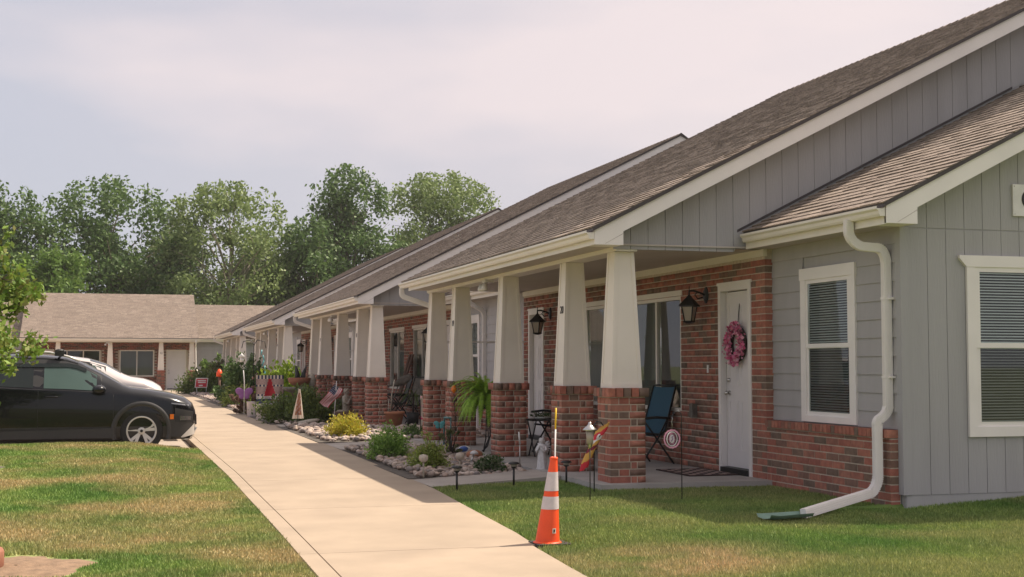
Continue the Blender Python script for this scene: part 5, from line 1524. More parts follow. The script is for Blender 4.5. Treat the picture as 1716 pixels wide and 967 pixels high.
# angel
def angel(name, label, loc, h, m, rz, wings=True, cat='statue'):
    t = thing(name, label, cat, loc, rz)
    b = MB(); b.sm = True
    prof = [(.17, 0), (.175, .03), (.15, .12), (.135, .30), (.125, .45), (.12, .56), (.135, .66), (.14, .74), (.12, .80), (.055, .835), (.045, .86)]
    vs = []; n = 28
    for r_, z in prof:
        for k in range(n):
            a = 2 * pi * k / n; f = 1 + (.09 * sin(7 * a + 3 * z) * (1 - z) if z < .6 else 0)
            vs.append((r_ * f * cos(a) * h * 1.05, r_ * f * sin(a) * h * .82, z * h))
    b.add(vs, [(i * n + k, i * n + (k + 1) % n, (i + 1) * n + (k + 1) % n, (i + 1) * n + k) for i in range(len(prof) - 1) for k in range(n)])
    # arms folded to the chest, hands under the chin
    for s in (-1, 1):
        b.tube([(s * .12 * h, 0, .76 * h), (s * .165 * h, -.03 * h, .64 * h), (s * .13 * h, -.11 * h, .58 * h), (s * .03 * h, -.15 * h, .72 * h)], [.045 * h, .047 * h, .04 * h, .028 * h], 10)
        b.tube([(s * .025 * h, -.15 * h, .71 * h), (s * .012 * h, -.155 * h, .79 * h)], [.024 * h, .012 * h], 8)
        b.tube([(s * .05 * h, -.10 * h, .01 * h), (s * .05 * h, -.17 * h, .02 * h)], [.035 * h, .025 * h], 8)
    b.ball((0, -.015 * h, .92 * h), .072 * h, .078 * h, .088 * h, 16, 12)
    b.tube([(0, -.085 * h, .935 * h), (0, -.102 * h, .905 * h)], [.010 * h, .015 * h], 6)
    b.tube([(-.022 * h, -.085 * h, .885 * h), (.022 * h, -.085 * h, .885 * h)], .006 * h, 6)
    body = b.build('figure', m, t)
    b = MB(); rr = random.Random(4)
    for k in range(34):
        a = rr.uniform(0, 2 * pi); e = rr.uniform(-.1, 1.2)
        p = Vector((cos(a) * cos(e), sin(a) * cos(e), sin(e)))
        if p.y < -.55 and p.z < .75: continue
        b.ball((p.x * .074 * h, p.y * .08 * h - .01 * h, .925 * h + p.z * .085 * h), .028 * h, None, None, 7, 5)
    b.build('hair', m, t)
    if wings:
        for s in (-1, 1):
            b = MB()
            for k in range(6):
                L_ = (.34 - .035 * k) * h; a = 1.0 - .30 * k
                p0 = Vector((s * .03 * h, .10 * h, (.74 - .03 * k) * h)); p1 = p0 + Vector((s * cos(a) * L_ * .8, .05 * h, sin(a) * L_ * .62 ))
                b.tube([tuple(p0), tuple(p0 * .4 + p1 * .6 + Vector((0, 0, .02 * h))), tuple(p1)], [.022 * h, .036 * h, .012 * h], 7)
            b.build('wing', m, t)
    return t
angel('angel_statue', 'small white praying angel statue with wings standing by the path in front of the columns', (5.36, 16.75, .075), .41, M['angel'], -.75)
angel('garden_statue', 'weathered grey stone figure with bowed head beside a brick column', (5.33, 31.75, .05), .82, M['cast'], .9, False)
# thin pole behind the angel
t = thing('walking_stick', 'thin metal stick with white grip standing up in the rocks left of the angel', 'stick', (5.20, 17.2, .03))
MB().tube([(0, 0, 0), (0, 0, .36)], .007, 6).build('shaft', M['chrome'], t); MB().tube([(0, 0, .36), (-.015, 0, .52)], [.014, .010], 8).build('grip', M['whitep'], t); MB().tube([(0, 0, .0), (0, 0, .05)], .011, 6).build('tip', M['black'], t)

# shrubs in the near bed
bush('shrub', 'rounded bright green shrub further from the camera in the near rock bed', 'shrub', (3.98, 19.9, .05), .36, .42, 'leaf_shrub', 3600, .045, None, 41, up=.3)
bush('shrub', 'rounded light green shrub nearest the camera in the rock bed', 'shrub', (4.10, 17.75, .04), .27, .40, 'leaf_shrub2', 3400, .038, None, 42, up=.5)
bush('rose_bush', 'thin tall rose bush with reddish leaves behind the nearest green shrub', 'bush', (4.95, 20.0, .05), .17, .62, 'leaf_rose', 700, .045, None, 43, spiky=.3)
bush('low_plant', 'low white edged leafy plant spreading beside the concrete path', 'plant', (4.72, 17.02, .04), .26, .20, 'leaf_varieg', 1300, .045, None, 44)
bush('shrub', 'golden yellow shrub low on the sunlit rocks', 'shrub', (4.26, 25.3, .05), .46, .40, 'leaf_gold', 3600, .055, None, 45, up=.5)
bush('shrub', 'small dark green plant against the foot of the far brick column', 'shrub', (5.50, 24.9, .05), .30, .26, 'leaf_tree', 900, .05, None, 46)
# painted rocks
t = tag(MB().ball((0, 0, .05), .13, .10, .07, 14, 9).build('painted_rock', M['terracotta'], None, (0, 0, 0), (5.14, 19.3, .07)), 'tan rounded rock on the rock bed beside the path', 'rock')
b = MB(); b.ball((0, 0, .05), .11, .09, .08, 14, 9); t = tag(b.build('painted_rock', M['whitep'], None, (0, 0, 0), (5.22, 20.2, .07)), 'white rock painted with a blue patch in front of the teal stool', 'rock')
b = MB(); b.ball((-.02, -.035, .075), .075, .07, .05, 12, 8); b.build('painted_patch', mat('blue_paint', (.05, .12, .42), .5), t)
t = thing('mushroom_ornament', 'small pink topped garden ornament leaning on a metal stem in the rocks', 'ornament', (4.78, 18.2, .05))
MB().tube([(0, 0, 0), (.06, 0, .16)], .012, 8).build('stem', M['chrome'], t); MB().lathe([(.06, 0), (.055, .025), (.03, .045), (.001, .055)], (.062, 0, .15), 14).build('cap', M['angel'], t)
t = thing('butterfly_stake', 'turquoise butterfly on a thin stake above the green shrub', 'garden stake', (4.92, 20.6, .05))
MB().tube([(0, 0, 0), (0, 0, .47)], .004, 6).build('stake', M['black'], t)
for s in (-1, 1):
    b = MB(); b.ball((s * .045, 0, .475), .05, .006, .036, 12, 6, Matrix.Rotation(-s * .5, 3, 'Y')); b.ball((s * .03, 0, .425), .032, .006, .03, 12, 6, Matrix.Rotation(s * .5, 3, 'Y')); b.build('wing', M['turq'], t)
t = thing('tulip_light', 'glowing orange tulip ornament on a bare stem above the teal stool', 'garden stake', (5.36, 21.4, .05))
MB().tube([(0, 0, 0), (.02, 0, .5), (-.01, 0, .92)], .006, 6).build('stem', M['twig'], t); MB().lathe([(.001, 0), (.035, .03), (.045, .07), (.03, .12), (.012, .14)], (-.01, 0, .92), 12).build('tulip', M['amber'], t)
b = MB()
for k in range(9): b.tube([(.0, 0, .3 + .06 * k), (.12 * cos(2.3 * k), .12 * sin(2.3 * k), .48 + .07 * k)], .004, 5)
b.build('twigs', M['twig'], t)
# teal stool with pink pot and fern
t = thing('stool', 'square teal metal stool holding a pink pot', 'stool', (5.60, 22.2, FL), .12)
b = MB(); h = .47; w = .165
for sx in (-1, 1):
    for sy in (-1, 1):
        MB().tube([(sx * w, sy * w, 0), (sx * w, sy * w, h - .05), (sx * (w - .02), sy * (w - .02), h - .012)], .014, 8).build('leg', M['teal'], t)
b.box(-w, w, -w, w, h - .02, h); b.tube([(-w, -w, h - .012), (w, -w, h - .012), (w, w, h - .012), (-w, w, h - .012), (-w, -w, h - .012)], .014, 8); b.build('seat', M['teal'], t)
t = thing('flower_pot', 'pink flower pot standing on the teal stool', 'flower pot', (5.61, 22.2, FL + h + .003))
MB().lathe([(.075, 0), (.085, .02), (.105, .2), (.12, .24), (.12, .255), (.10, .255), (.095, .2)], (0, 0, 0), 24).build('pot', M['pink'], t)
b = MB(); b.lathe([(.001, .2), (.098, .205)], (0, 0, 0), 16); b.build('soil', M['bedsoil'], t)
t = thing('fern', 'large bright green fern spilling out of a tall black stand beside a brick column', 'fern', (5.62, 20.45, FL))
b = MB(); b.tube([(-.05, 0, 0), (.03, 0, .08), (.08, 0, .25), (.06, 0, .62), (0, 0, .70)], .012, 8)
for k in range(2): b.tube([(.02 - .1 * k, .18 - .36 * k, 0), (.03, .08 - .16 * k, .2), (.02, 0, .68)], .010, 8)
b.build('plant_stand', M['black'], t)
MB().lathe([(.09, .66), (.14, .80), (.145, .84), (.12, .84)], (0, 0, 0), 18).build('pot', M['blackplastic'], t)
Vs = []
for k in range(190):
    a = rng.uniform(0, 2 * pi); el = rng.uniform(.0, 1.4); Ln = rng.uniform(.42, .66)
    p = Vector((.05 * cos(a), .05 * sin(a), .84)); d_ = Vector((cos(a) * cos(el), sin(a) * cos(el), sin(el)))
    for q in range(22):
        f = q / 21; d_ = (d_ + Vector((0, 0, -.085 - .04 * f))).normalized(); p = p + d_ * Ln / 22
        side = d_.cross(Vector((0, 0, 1)));
        if side.length < .05: side = Vector((1, 0, 0))
        side.normalize(); lw = .062 * (1 - f) ** .6 + .008
        for s in (-1, 1):
            tipp = p + side * s * lw + d_ * .02 + Vector((0, 0, -.01)); w_ = d_ * .013
            Vs += [tuple(p - w_), tuple(tipp), tuple(p + w_)]
V = np.array(Vs); npmesh('fronds', V, np.arange(len(V)).reshape(-1, 3), M['leaf_fern'], t)

# chairs on the near porch
def sling_chair(label, loc, rz, cloth):
    t = thing('patio_chair', label, 'chair', loc, rz)
    # faces -Y locally
    for s in (-1, 1):
        MB().tube([(s * .27, -.26, 0), (s * .27, .04, .36), (s * .27, .20, .62)], .013, 8).build('leg', M['black'], t)
        MB().tube([(s * .27, .30, 0), (s * .27, .02, .34), (s * .27, -.22, .62)], .013, 8).build('leg', M['black'], t)
        MB().tube([(s * .28, -.26, .62), (s * .28, .0, .635), (s * .28, .22, .62)], .018, 8).build('arm', M['blackplastic'], t)
        MB().tube([(s * .25, -.22, .43), (s * .25, .10, .40), (s * .25, .17, .46), (s * .25, .36, 1.06)], .014, 8).build('side_rail', M['black'], t)
    MB().tube([(-.25, .36, 1.06), (.25, .36, 1.06)], .014, 8).build('top_rail', M['black'], t)
    b = MB(); b.sm = True; pr = [(-.225, .435), (-.1, .415), (.06, .395), (.12, .40), (.165, .45), (.22, .62), (.29, .84), (.355, 1.045)]
    vs = []
    for y, z in pr:
        for x in (-.245, -.08, .08, .245): vs.append((x, y + (.012 if abs(x) < .1 else 0), z - (.012 if abs(x) < .1 else 0)))
    n_ = len(pr); fs = [(i * 4 + j, i * 4 + j + 1, (i + 1) * 4 + j + 1, (i + 1) * 4 + j) for i in range(n_ - 1) for j in range(3)]
    vs += [(x, y + .006, z - .012) for x, y, z in vs]; o = n_ * 4
    fs += [(f[3] + o, f[2] + o, f[1] + o, f[0] + o) for f in fs]
    b.add(vs, fs); b.build('sling', cloth, t)
    return t
sling_chair('blue mesh patio chair against the wall under the near porch window', (7.0, 17.30, FL), -pi / 2 + .25, M['bluecloth'])
sling_chair('dark patio chair further down the near porch behind a brick column', (6.62, 19.95, FL), -pi / 2 + .5, M['navy'])
t = thing('tray_table', 'small black folding table with pale odds and ends beside the dark patio chair', 'table', (6.15, 19.2, FL))
for s in (-1, 1):
    MB().tube([(s * .17, -.18, 0), (s * .17, .18, .52)], .011, 8).build('leg', M['black'], t); MB().tube([(s * .15, .18, 0), (s * .15, -.18, .52)], .011, 8).build('leg', M['black'], t)
MB().box(-.22, .22, -.22, .22, .52, .545).build('top', M['black'], t)
t = thing('plant_tray', 'shallow tray of small pale plants on the black folding table', 'plant', (6.15, 19.2, FL + .547))
MB().lathe([(.10, 0), (.15, .03), (.14, .03)], (0, 0, 0), 18).build('tray', M['whitep'], t)
C_ = NR.normal(size=(160, 3)) * np.array([.07, .07, .02]) + np.array([0, 0, .05]); V, F = quads(C_, .045); npmesh('foliage', V, F, M['leaf_varieg'], t)

# door mat, wreath, door bell, outdoor outlet, sign
t = thing('doormat', 'dark doormat with pale dashes on the porch floor before the near door', 'doormat', (7.02, 15.62, FL + .002))
MB().box(-.33, .33, -.52, .52, 0, .014).build('mat', M['mat'], t)
for i in range(6):
    for j in range(9):
        if (i + j) % 2 == 0: inst('pale_dash', None, t, (0, 0, 0)) if False else MB().box(-.30 + .1 * i, -.22 + .1 * i, -.49 + .11 * j, -.42 + .11 * j, .0143, .0165).build('pale_dash', M['matpale'], t)
t = thing('wreath', 'wreath of pink and white blossom hanging on the near white door', 'wreath', (7.435, 15.285, 1.69))
b = MB(); b.tube([(0, .19 * cos(a), .19 * sin(a)) for a in [2 * pi * k / 30 for k in range(31)]], .035, 8)
for k in range(70):
    a = rng.uniform(0, 2 * pi); p = Vector((-.02, .19 * cos(a), .19 * sin(a))); q = p + Vector((rng.uniform(-.06, 0), rng.uniform(-.09, .09), rng.uniform(-.09, .09))); b.tube([tuple(p), tuple(q)], .003, 4)
b.build('twig_ring', M['twig'], t)
n_ = 620; a = NR.uniform(0, 2 * pi, n_); rr = .19 + NR.normal(size=n_) * .034; dx = -.03 - np.abs(NR.normal(size=n_)) * .03
C_ = np.stack([dx, rr * np.cos(a), rr * np.sin(a) * 1.12], 1)
C2 = np.stack([NR.normal(size=26) * .02 - .05, .12 + NR.uniform(0, .16, 26), -.05 + NR.normal(size=26) * .05 + .05], 1)
V, F = quads(np.concatenate([C_, C2]), .042, asp=.9); npmesh('blossoms', V, F, M['blossom'], t)
MB().tube([(0, 0, .19), (.03, 0, .5)], .006, 6).build('hanger', M['black'], t)
b = MB(); b.box(XB - .016, XB - .001, 16.05, 16.085, 1.33, 1.43); bell = hb(b, 'door_bell', M['whitep'])
b = MB(); b.box(XB - .07, XB - .001, 16.42, 16.53, .74, .92); b.box(XB - .085, XB - .07, 16.40, 16.46, .74, .93); hb(b, 'outlet_cover', M['birdstone'])
t = thing('letter_sign', 'white rectangular sign with one big black letter high on the grey end wall', 'sign', (8.80, YN - .012, 2.946))
MB().box(0, .36, -.012, .010, 0, .325).build('plate', M['whitep'], t)
lettering('letter', 'C', .30, M['ink'], t, lambda u, v, w: (.195 + u, -.014 - w, .163 + v))
for cx in (.02, .34):
    for cz in (.02, .305): MB().lathe([(.001, -.016), (.006, -.014), (.007, -.012)], (cx, 0, cz), 8, True, 'y').build('screw', M['chrome'], t)
t = thing('splash_block', 'pale green plastic splash guard lying in the grass under the downspout end', 'splash block', (5.98, 11.27, zr(5.98, 11.27) + .03), .25)
b = MB(); b.sm = True; vs = []
for i, (x, w) in enumerate(((.22, .10), (.0, .11), (-.22, .13), (-.30, .10))):
    for j, (q, z) in enumerate(((-1, .045), (-.8, .012), (0, .0), (.8, .012), (1, .045))): vs.append((x, q * w, z + (.0 if x > -.25 else .01)))
b.add(vs, [(i * 5 + j, i * 5 + j + 1, (i + 1) * 5 + j + 1, (i + 1) * 5 + j) for i in range(3) for j in range(4)]); b.build('trough', M['greenplastic'], t)

# ------------------------------------------------------------------ further down the row
t = thing('potted_plant', 'terracotta pot with a tall bare stem and arching green leaves by the second porch', 'potted plant', (5.92, 29.0, .07))
MB().lathe([(.13, 0), (.15, .02), (.20, .30), (.225, .31), (.225, .36), (.20, .36), (.19, .28)], (0, 0, 0), 26).build('pot', M['terracotta'], t)
MB().lathe([(.001, .30), (.193, .305)], (0, 0, 0), 18).build('soil', M['bedsoil'], t)
b = MB(); b.tube([(-.08, 0, .3), (-.06, 0, .7), (.0, 0, 1.05)], .014, 6); b.tube([(-.12, .02, .3), (-.12, .02, .62)], .01, 6); b.build('stem', M['cast'], t)
t = thing('palm_plant', 'dark green arching plant on the second porch behind the terracotta pot', 'plant', (6.55, 30.0, FL))
MB().lathe([(.12, 0), (.15, .28), (.14, .28)], (0, 0, 0), 18).build('pot', M['blackplastic'], t)
b = MB(); b.tube([(0, 0, .2), (.02, 0, .7)], .02, 6); b.build('stem', M['twig'], t)
Vs = []
for k in range(46):
    a = rng.uniform(0, 2 * pi); el = rng.uniform(.1, 1.2); p = Vector((.02, 0, .68)); d_ = Vector((cos(a) * cos(el), sin(a) * cos(el), sin(el)))
    for q in range(9):
        d_ = (d_ + Vector((0, 0, -.2))).normalized(); p2 = p + d_ * .05; s_ = d_.cross(Vector((0, 0, 1))); s_ = s_.normalized() * .014 if s_.length > .01 else Vector((.014, 0, 0))
        Vs += [tuple(p - s_), tuple(p + s_), tuple(p2)]; p = p2
V = np.array(Vs); npmesh('fronds', V, np.arange(len(V)).reshape(-1, 3), M['leaf_juniper'], t)
t = thing('timber_stack', 'weathered boards leaning against the brick wall of the second porch', 'timber', (7.22, 33.6, FL))
for k in range(4):
    b = MB(); o = .17 * k; b.hexa([(-.42 + .03 * k, o - .06, 0), (-.38 + .03 * k, o - .06, 0), (-.38 + .03 * k, o + .07, 0), (-.42 + .03 * k, o + .07, 0)], [(.10, o - .06, 1.62 - .1 * (k % 2)), (.14, o - .06, 1.62 - .1 * (k % 2)), (.14, o + .07, 1.62 - .1 * (k % 2)), (.10, o + .07, 1.62 - .1 * (k % 2))]); b.build('plank', M['wood'], t)
t = thing('bird_ornament', 'weathered grey bird shaped ornament on a rod at the second porch', 'ornament', (6.25, 30.2, FL))
MB().tube([(-.2, 0, 0), (-.12, 0, .55), (.0, 0, .88)], .014, 6).build('rod', M['birdstone'], t)
b = MB(); b.ball((.12, 0, 1.0), .20, .07, .10, 14, 8, Matrix.Rotation(-.45, 3, 'Y')); b.tube([(.0, 0, .93), (-.12, 0, .90), (-.30, 0, .86)], [.05, .03, .01], 8); b.ball((.24, 0, 1.08), .08, .06, .06); b.build('bird', M['birdstone'], t)
for (x, y, rz, lb) in ((6.7, 31.2, -1.2, 'grey slatted metal chair on the second porch beside the patterned banner'), (6.8, 33.0, -1.6, 'dark metal chair on the second porch in front of the leaning boards')):
    sling_chair(lb, (x, y, FL), rz, M['birdstone'] if y < 32 else M['blackplastic'])
def banner(name, label, cat, loc, rz, w, h, cols, nx, nz_, pole_h, top, cell, wav=.02, cut=False, droop=0):
    """cloth on a thin stake; cell(i, j) gives the colour key of each cell."""
    t = thing(name, label, cat, loc, rz)
    MB().tube([(0, .01, 0), (0, .01, pole_h)], .006, 6).build('stake', M['black'], t)
    groups = {}
    for i in range(nx):
        for j in range(nz_): groups.setdefault(cell(i, j), []).append((i, j))
    b = MB(); mats_ = []
    for key, L_ in groups.items():
        b.cur = len(mats_); mats_.append(M[cols[key]])
        for (i, j) in L_:
            def P(a, c):
                u, v = a / nx, c / nz_; x = (u - .0) * w; z = top - v * h
                if cut: x = (u - .5) * w * (1 - .86 * (1 - v)) + .12 * w * (1 - v)
                return (x - (0 if cut else 0) - droop * v * w, wav * sin(4 * u * pi + 2.2 * v) * (.3 + v), z - droop * u * h)
            b.add([P(i, j), P(i + 1, j), P(i + 1, j + 1), P(i, j + 1)], [(0, 1, 2, 3)])
    b.build('cloth', mats_, t)
    return t
banner('garden_banner', 'cream banner with pink bow hanging from a stake by the second row of columns', 'flag', (5.62, 25.05, .05), .25, .20, .68, {'cream': 'cream', 'gold': 'gold', 'pink': 'pinkbow', 'rose': 'blossom'}, 8, 20, .82, .80,
       lambda i, j: 'gold' if j > 16 else ('pink' if (j in (10, 11, 12) and 3 <= i <= 6) or (j in (7, 8, 9) and i in (5, 6)) or (j == 12 and i < 3) else ('rose' if (i * 7 + j * 3) % 11 == 0 else 'cream')))
# stars and stripes: drooping flag on a white stick
t = thing('national_flag', 'small american flag drooping from a white stick in the second rock bed', 'flag', (4.92, 31.0, .05))
MB().tube([(0, 0, 0), (.06, 0, 1.02)], .010, 6).build('stick', M['whitep'], t)
gr = {}
for i in range(12):
    for j in range(13):
        gr.setdefault('navy' if (i < 5 and j < 7) else ('red' if j % 2 == 0 else 'ivory'), []).append((i, j))
def FP(a, c):
    u, v = a / 12, c / 13
    x = .06 - .02 * v - .52 * u * cos(.9) + .30 * v * .75; z = .95 - .52 * u * sin(.95) - .30 * v * .42
    return (x - .06 + .02 * sin(5 * u), -.02 + .035 * sin(7 * u + 3 * v), z + .012 * sin(9 * v))
b = MB(); mats_ = []
for key, L_ in gr.items():
    b.cur = len(mats_); mats_.append(M[{'navy': 'navy', 'red': 'signred', 'ivory': 'ivory'}[key]])
    for (i, j) in L_: b.add([FP(i, j), FP(i + 1, j), FP(i + 1, j + 1), FP(i, j + 1)], [(0, 1, 2, 3)])
b.build('flag_cloth', mats_, t)
b = MB()
for i in range(5):
    for j in range(4):
        c = FP(.5 + i, .9 + 1.6 * j); n_ = 5; ctr = (c[0], c[1] - .006, c[2])
        vs = [ctr] + [(c[0] + (.012 if k % 2 == 0 else .005) * sin(2 * pi * k / 10), c[1] - .006, c[2] + (.012 if k % 2 == 0 else .005) * cos(2 * pi * k / 10)) for k in range(10)]
        b.add(vs, [(0, 1 + k, 1 + (k + 1) % 10) for k in range(10)])
tag(b.build('stars', M['ivory'], t), kind='stuff')
t = thing('sail_ornament', 'small white sailing boat ornament behind the round dark shrubs', 'ornament', (4.95, 34.3, .05))
b = MB(); b.tube([(0, 0, 0), (0, 0, .68)], .010, 6); b.build('mast', M['black'], t)
b = MB(); b.prism([(-.12, .32), (.16, .30), (.02, .68)], 'y', -.005, .005); b.build('sail', M['ivory'], t); b = MB(); b.prism([(-.14, .30), (.16, .28), (.10, .20), (-.10, .21)], 'y', -.03, .03); b.build('hull', M['navy'], t)
banner('pennant_flag', 'narrow cream and faded red pennant hanging from a stake at the path edge', 'flag', (3.80, 28.7, .03), .1, .25, .62, {'cream': 'cream', 'red': 'terracotta', 'faded': 'matpale'}, 6, 16, .92, .90,
       lambda i, j: 'cream' if i in (0, 5) or j > 13 or j < 2 else ('red' if (i + j) % 3 else 'faded'), .012, True)
bush('shrub', 'round dark feathery shrub left of the narrow pennant', 'shrub', (3.98, 32.6, .05), .74, .62, 'leaf_juniper', 4200, .075, None, 51, up=.5)
bush('shrub', 'round dark feathery shrub right of the narrow pennant', 'shrub', (4.55, 32.0, .05), .62, .80, 'leaf_juniper', 4200, .075, None, 52, up=.7)
bush('shrub', 'flat topped dry juniper spilling over the tree stump planter', 'shrub', (5.0, 32.4, .25), .55, .38, 'leaf_rose', 1800, .07, None, 53)
t = thing('stump_planter', 'rough tree stump planter half hidden by the golden shrub', 'planter', (5.20, 31.5, .05))
b = MB(); b.lathe([(.24, 0), (.22, .1), (.20, .26), (.21, .30), (.16, .31), (.001, .29)], (0, 0, 0), 18); b.v = [(x * (1 + .12 * sin(5 * atan2(y, x))), y * (1 + .12 * sin(5 * atan2(y, x))), z) for x, y, z in b.v]; b.build('stump', M['wood'], t)
b = MB(); b.lathe([(.17, .305), (.12, .34), (.001, .35)], (0, 0, 0), 16); b.build('pale_top', M['palebark'], t)
t = tag(MB().ball((0, 0, .05), .36, .20, .06, 14, 7, Matrix.Rotation(-.2, 3, 'Y')).build('flat_stone', M['cast'], None, (0, 0, 0), (4.25, 30.95, .08)), 'flat grey stone lying between the path and the dark shrubs', 'stone')
t = thing('bird_bath', 'old stone bird bath with a wide bowl between the yellow bush and the columns', 'bird bath', (4.52, 33.9, .05))
MB().lathe([(.20, 0), (.20, .06), (.11, .12), (.09, .45), (.11, .62), (.16, .68)], (0, 0, 0), 18).build('pedestal', M['birdstone'], t)
b = MB(); b.lathe([(.16, .68), (.34, .74), (.42, .80), (.42, .84), (.36, .83), (.30, .78), (.001, .76)], (0, 0, 0), 26); b.build('bowl', M['birdstone'], t)
t = thing('bowl_planter', 'dark red glazed bowl with black cat shaped ornament on the bird bath', 'bowl', (4.52, 33.9, .05 + .845))
b = MB(); b.lathe([(.12, 0), (.26, .10), (.30, .22), (.27, .23), (.24, .12)], (0, 0, 0), 22); b.build('bowl', M['brownclay'], t)
b = MB(); b.tube([(-.04, 0, .1), (-.06, 0, .32), (-.10, 0, .52)], [.09, .06, .02], 8); b.tube([(.06, 0, .1), (.10, 0, .34), (.16, 0, .52)], [.08, .05, .015], 8); b.build('ornament', M['black'], t)
b = MB(); b.ball((.30, -.05, .16), .10, .10, .18, 10, 7); b.build('stone_animal', M['cast'], t)
bush('bush', 'tall lime yellow leafy bush behind the garden flag', 'bush', (4.75, 39.4, .05), 1.0, 1.40, 'leaf_lime', 2900, .14, None, 54)
bush('bush', 'bronze leaved plant right of the lime yellow bush', 'bush', (4.75, 36.2, .05), .40, .88, 'leaf_bronze', 800, .10, None, 55)
def gnomeflag(i, j):
    u, v = (i + .5) / 32, (j + .5) / 36; i, j = i // 2, j // 2
    if v < .10: return 'navy' if i % 2 else 'cream'
    if abs(u - .50) < .05 + .17 * (v - .12) / .5 * (1 if v < .62 else 0) and .12 < v < .62: return 'red'
    if v > .70: return ('navy' if u < .55 else ('red' if j % 2 else 'ivory'))
    if .62 < v <= .70: return 'ivory'
    return 'pale' if (i * 5 + j * 3) % 5 else ('navy' if (i + j) % 2 else 'cream')
banner('garden_flag', 'patriotic garden flag with a tall red pointed hat and blue stars', 'flag', (3.70, 36.35, .05), .1, .74, .90, {'cream': 'cream', 'navy': 'navy', 'red': 'red', 'ivory': 'ivory', 'pale': 'matpale'}, 32, 36, 1.15, 1.12, gnomeflag, .03)
t = thing('butterfly_stake', 'purple butterfly ornament on a white stake beside the garden flag', 'garden stake', (3.55, 38.0, .05))
MB().tube([(0, 0, 0), (0, 0, .9), (-.03, 0, 1.25)], .012, 6).build('stake', M['whitep'], t)
for s in (-1, 1):
    b = MB(); b.ball((s * .12, 0, .66), .13, .012, .10, 12, 6, Matrix.Rotation(-s * .5, 3, 'Y')); b.ball((s * .07, 0, .54), .08, .012, .085, 12, 6); b.build('wing', M['purple'], t)
for (x, y, lb, k) in ((3.72, 36.6, 'pale speckled bucket planter further down the rock bed', 0), (3.72, 34.3, 'pale speckled bucket planter nearer the camera beside the walk', 1)):
    t = thing('bucket_planter', lb, 'bucket', (x, y, .06), 0, 'pale bucket planters by the walk')
    MB().lathe([(.19, 0), (.22, .02), (.235, .40), (.245, .41), (.22, .41), (.21, .1)], (0, 0, 0), 22).build('bucket', M['reflect'], t)
    b = MB(); b.ball((.05, -.24, .10), .07, .06, .10); b.ball((.05, -.25, .23), .05, .05, .05); b.build('figurine', M['angel'] if k else M['cream'], t)
bush('grass_plant', 'brown tipped spiky plant between the two bucket planters', 'plant', (3.75, 38.6, .05), .40, .62, 'leaf_bronze', 700, .12, None, 56, spiky=.5)
t = thing('dog_statue', 'dark dog figure beside the round shrub near the bucket planters', 'statue', (3.98, 34.9, .05), .3)
b = MB(); b.sm = True; b.tube([(-.26, 0, .30), (-.1, 0, .34), (.1, 0, .33), (.24, 0, .38), (.32, 0, .48)], [.09, .12, .11, .10, .07], 10); b.ball((.38, 0, .53), .10, .08, .08); b.tube([(.42, 0, .52), (.52, 0, .49)], [.05, .03], 8)
for lx in (-.20, .18):
    for s in (-1, 1): b.tube([(lx, s * .06, .30), (lx + .02, s * .065, .15), (lx, s * .065, 0)], [.05, .035, .03], 8)
b.tube([(-.30, 0, .34), (-.42, 0, .42)], [.03, .012], 6)
for s in (-1, 1): b.tube([(.36, s * .06, .58), (.34, s * .09, .50)], [.03, .02], 6)
b.build('dog', M['black'], t)
t = thing('wind_chime', 'tall black hook with white bird feeder and turquoise wind chime in the rock bed', 'wind chime', (4.15, 41.5, .05))
b = MB()
for s in (-1, 1): b.tube([(0, 0, 0), (0, 0, 2.0), (s * .10, 0, 2.15), (s * .32, 0, 2.10), (s * .36, 0, 1.9)], .012, 6)
b.build('hook', M['black'], t)
b = MB(); b.lathe([(.08, 0), (.11, .03), (.02, .11), (.001, .14)], (-.36, 0, 1.62), 12); b.lathe([(.055, 0), (.06, .14)], (-.36, 0, 1.48), 12); b.build('feeder', M['whitep'], t)
b = MB()
for k in range(6): b.tube([(.30 + .03 * k - .06, .03 * cos(2 * k), 1.85 - .16 * k), (.28 + .03 * ((k * 3) % 5) - .06, 0, 1.70 - .17 * k)], .02, 6)
b.build('chime', M['turq'], t)
bush('bush', 'large dark green pointed bush beside the last but one porch', 'bush', (4.35, 46.9, .05), .98, 1.6, 'leaf_tree', 3600, .13, None, 57, spiky=.28)
bush('shrub', 'low yellow green mound at the walk edge far down the row', 'shrub', (4.05, 46.0, .05), .60, .72, 'leaf_shrub2', 2200, .09, None, 58)
bush('flower_patch', 'white flowering plant between the large dark bush and the hedge', 'plant', (4.3, 50.5, .05), .55, .75, 'leaf_varieg', 1300, .11, None, 59)
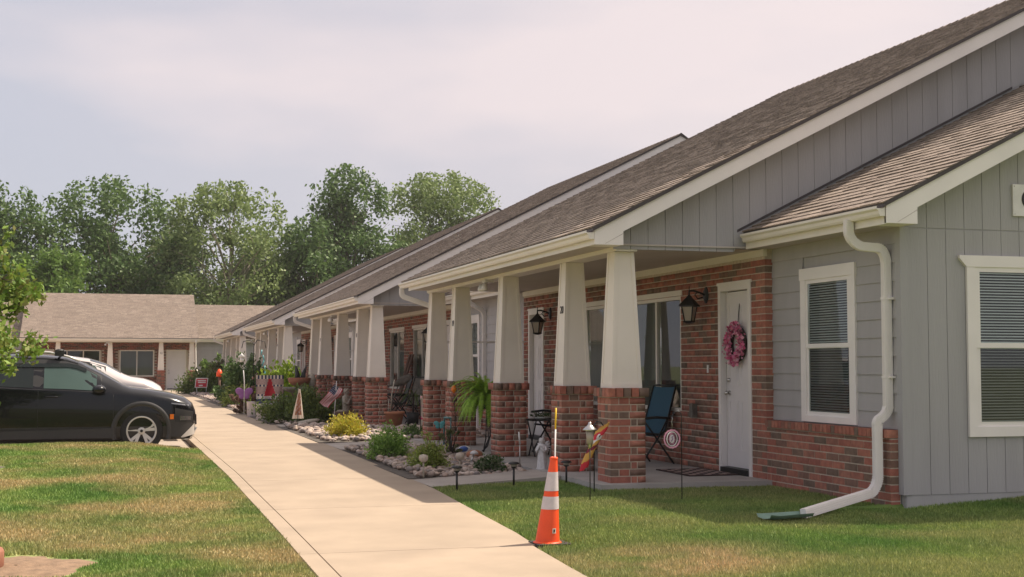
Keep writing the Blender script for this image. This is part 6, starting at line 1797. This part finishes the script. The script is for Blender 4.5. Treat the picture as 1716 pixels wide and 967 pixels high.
bush('hedge', 'clipped dark green hedge in front of the far building', 'hedge', (4.5, 68.0, .0), 1.35, 1.15, 'leaf_juniper', 4200, .14, None, 60, ry=.8)
bush('hedge', 'rusty brown hedge at the end of the row under the grey siding', 'hedge', (5.9, 70.5, .0), 1.1, 1.85, 'leaf_rose', 3600, .15, None, 61, ry=.7)
bush('bush', 'pale green spiky plant against the grey wall of the far building', 'plant', (5.4, 76.8, .0), .9, 1.9, 'leaf_tree3', 1300, .2, None, 62, spiky=.3)
t = thing('yard_sign', 'red and white yard sign in front of the far hedge', 'sign', (3.92, 66.4, .0))
for s in (0, 1): MB().tube([(.05 + s * .44, 0, 0), (.05 + s * .44, 0, .55)], .012, 6).build('leg', M['whitep'], t)
b = MB(); b.prism([(-.05, .38), (.53, .38), (.58, .84), (.0, .84)], 'y', -.015, .015); b.build('board', M['whitep'], t)
b = MB(); b.prism([(-.015, .41), (.50, .41), (.54, .80), (.03, .80)], 'y', -.020, -.015); pn = b.build('red_panel', M['signred'], t)
MB().box(.08, .48, -.024, -.020, .69, .74).build('white_print', M['ivory'], pn); MB().box(.10, .46, -.024, -.020, .60, .66).build('white_print', M['ivory'], pn); MB().box(.14, .32, -.024, -.020, .45, .51).build('white_print', M['ivory'], pn)
t = thing('orange_cap_stake', 'orange cone shaped ornament on a post beside the far columns', 'garden stake', (4.35, 57.5, .05))
MB().tube([(0, 0, 0), (0, 0, .95)], .05, 8).build('post', M['wood'], t); MB().lathe([(.13, 0), (.13, .14), (.06, .30), (.001, .32)], (0, 0, .92), 14).build('cap', M['orange'], t)
#HAZE
hzb = MB().box(-60, 75, -12, 150, -1.4, 23)
hm = bpy.data.materials.new('haze_air'); hm.use_nodes = True
hn = hm.node_tree.nodes; hn.remove(hn['Principled BSDF'])
pv = hn.new('ShaderNodeVolumePrincipled'); pv.inputs['Color'].default_value = (.93, .91, .90, 1); pv.inputs['Density'].default_value = .00028; pv.inputs['Anisotropy'].default_value = .3
hm.node_tree.links.new(pv.outputs[0], hn['Material Output'].inputs['Volume'])
tag(hzb.build('haze', hm), kind='stuff')
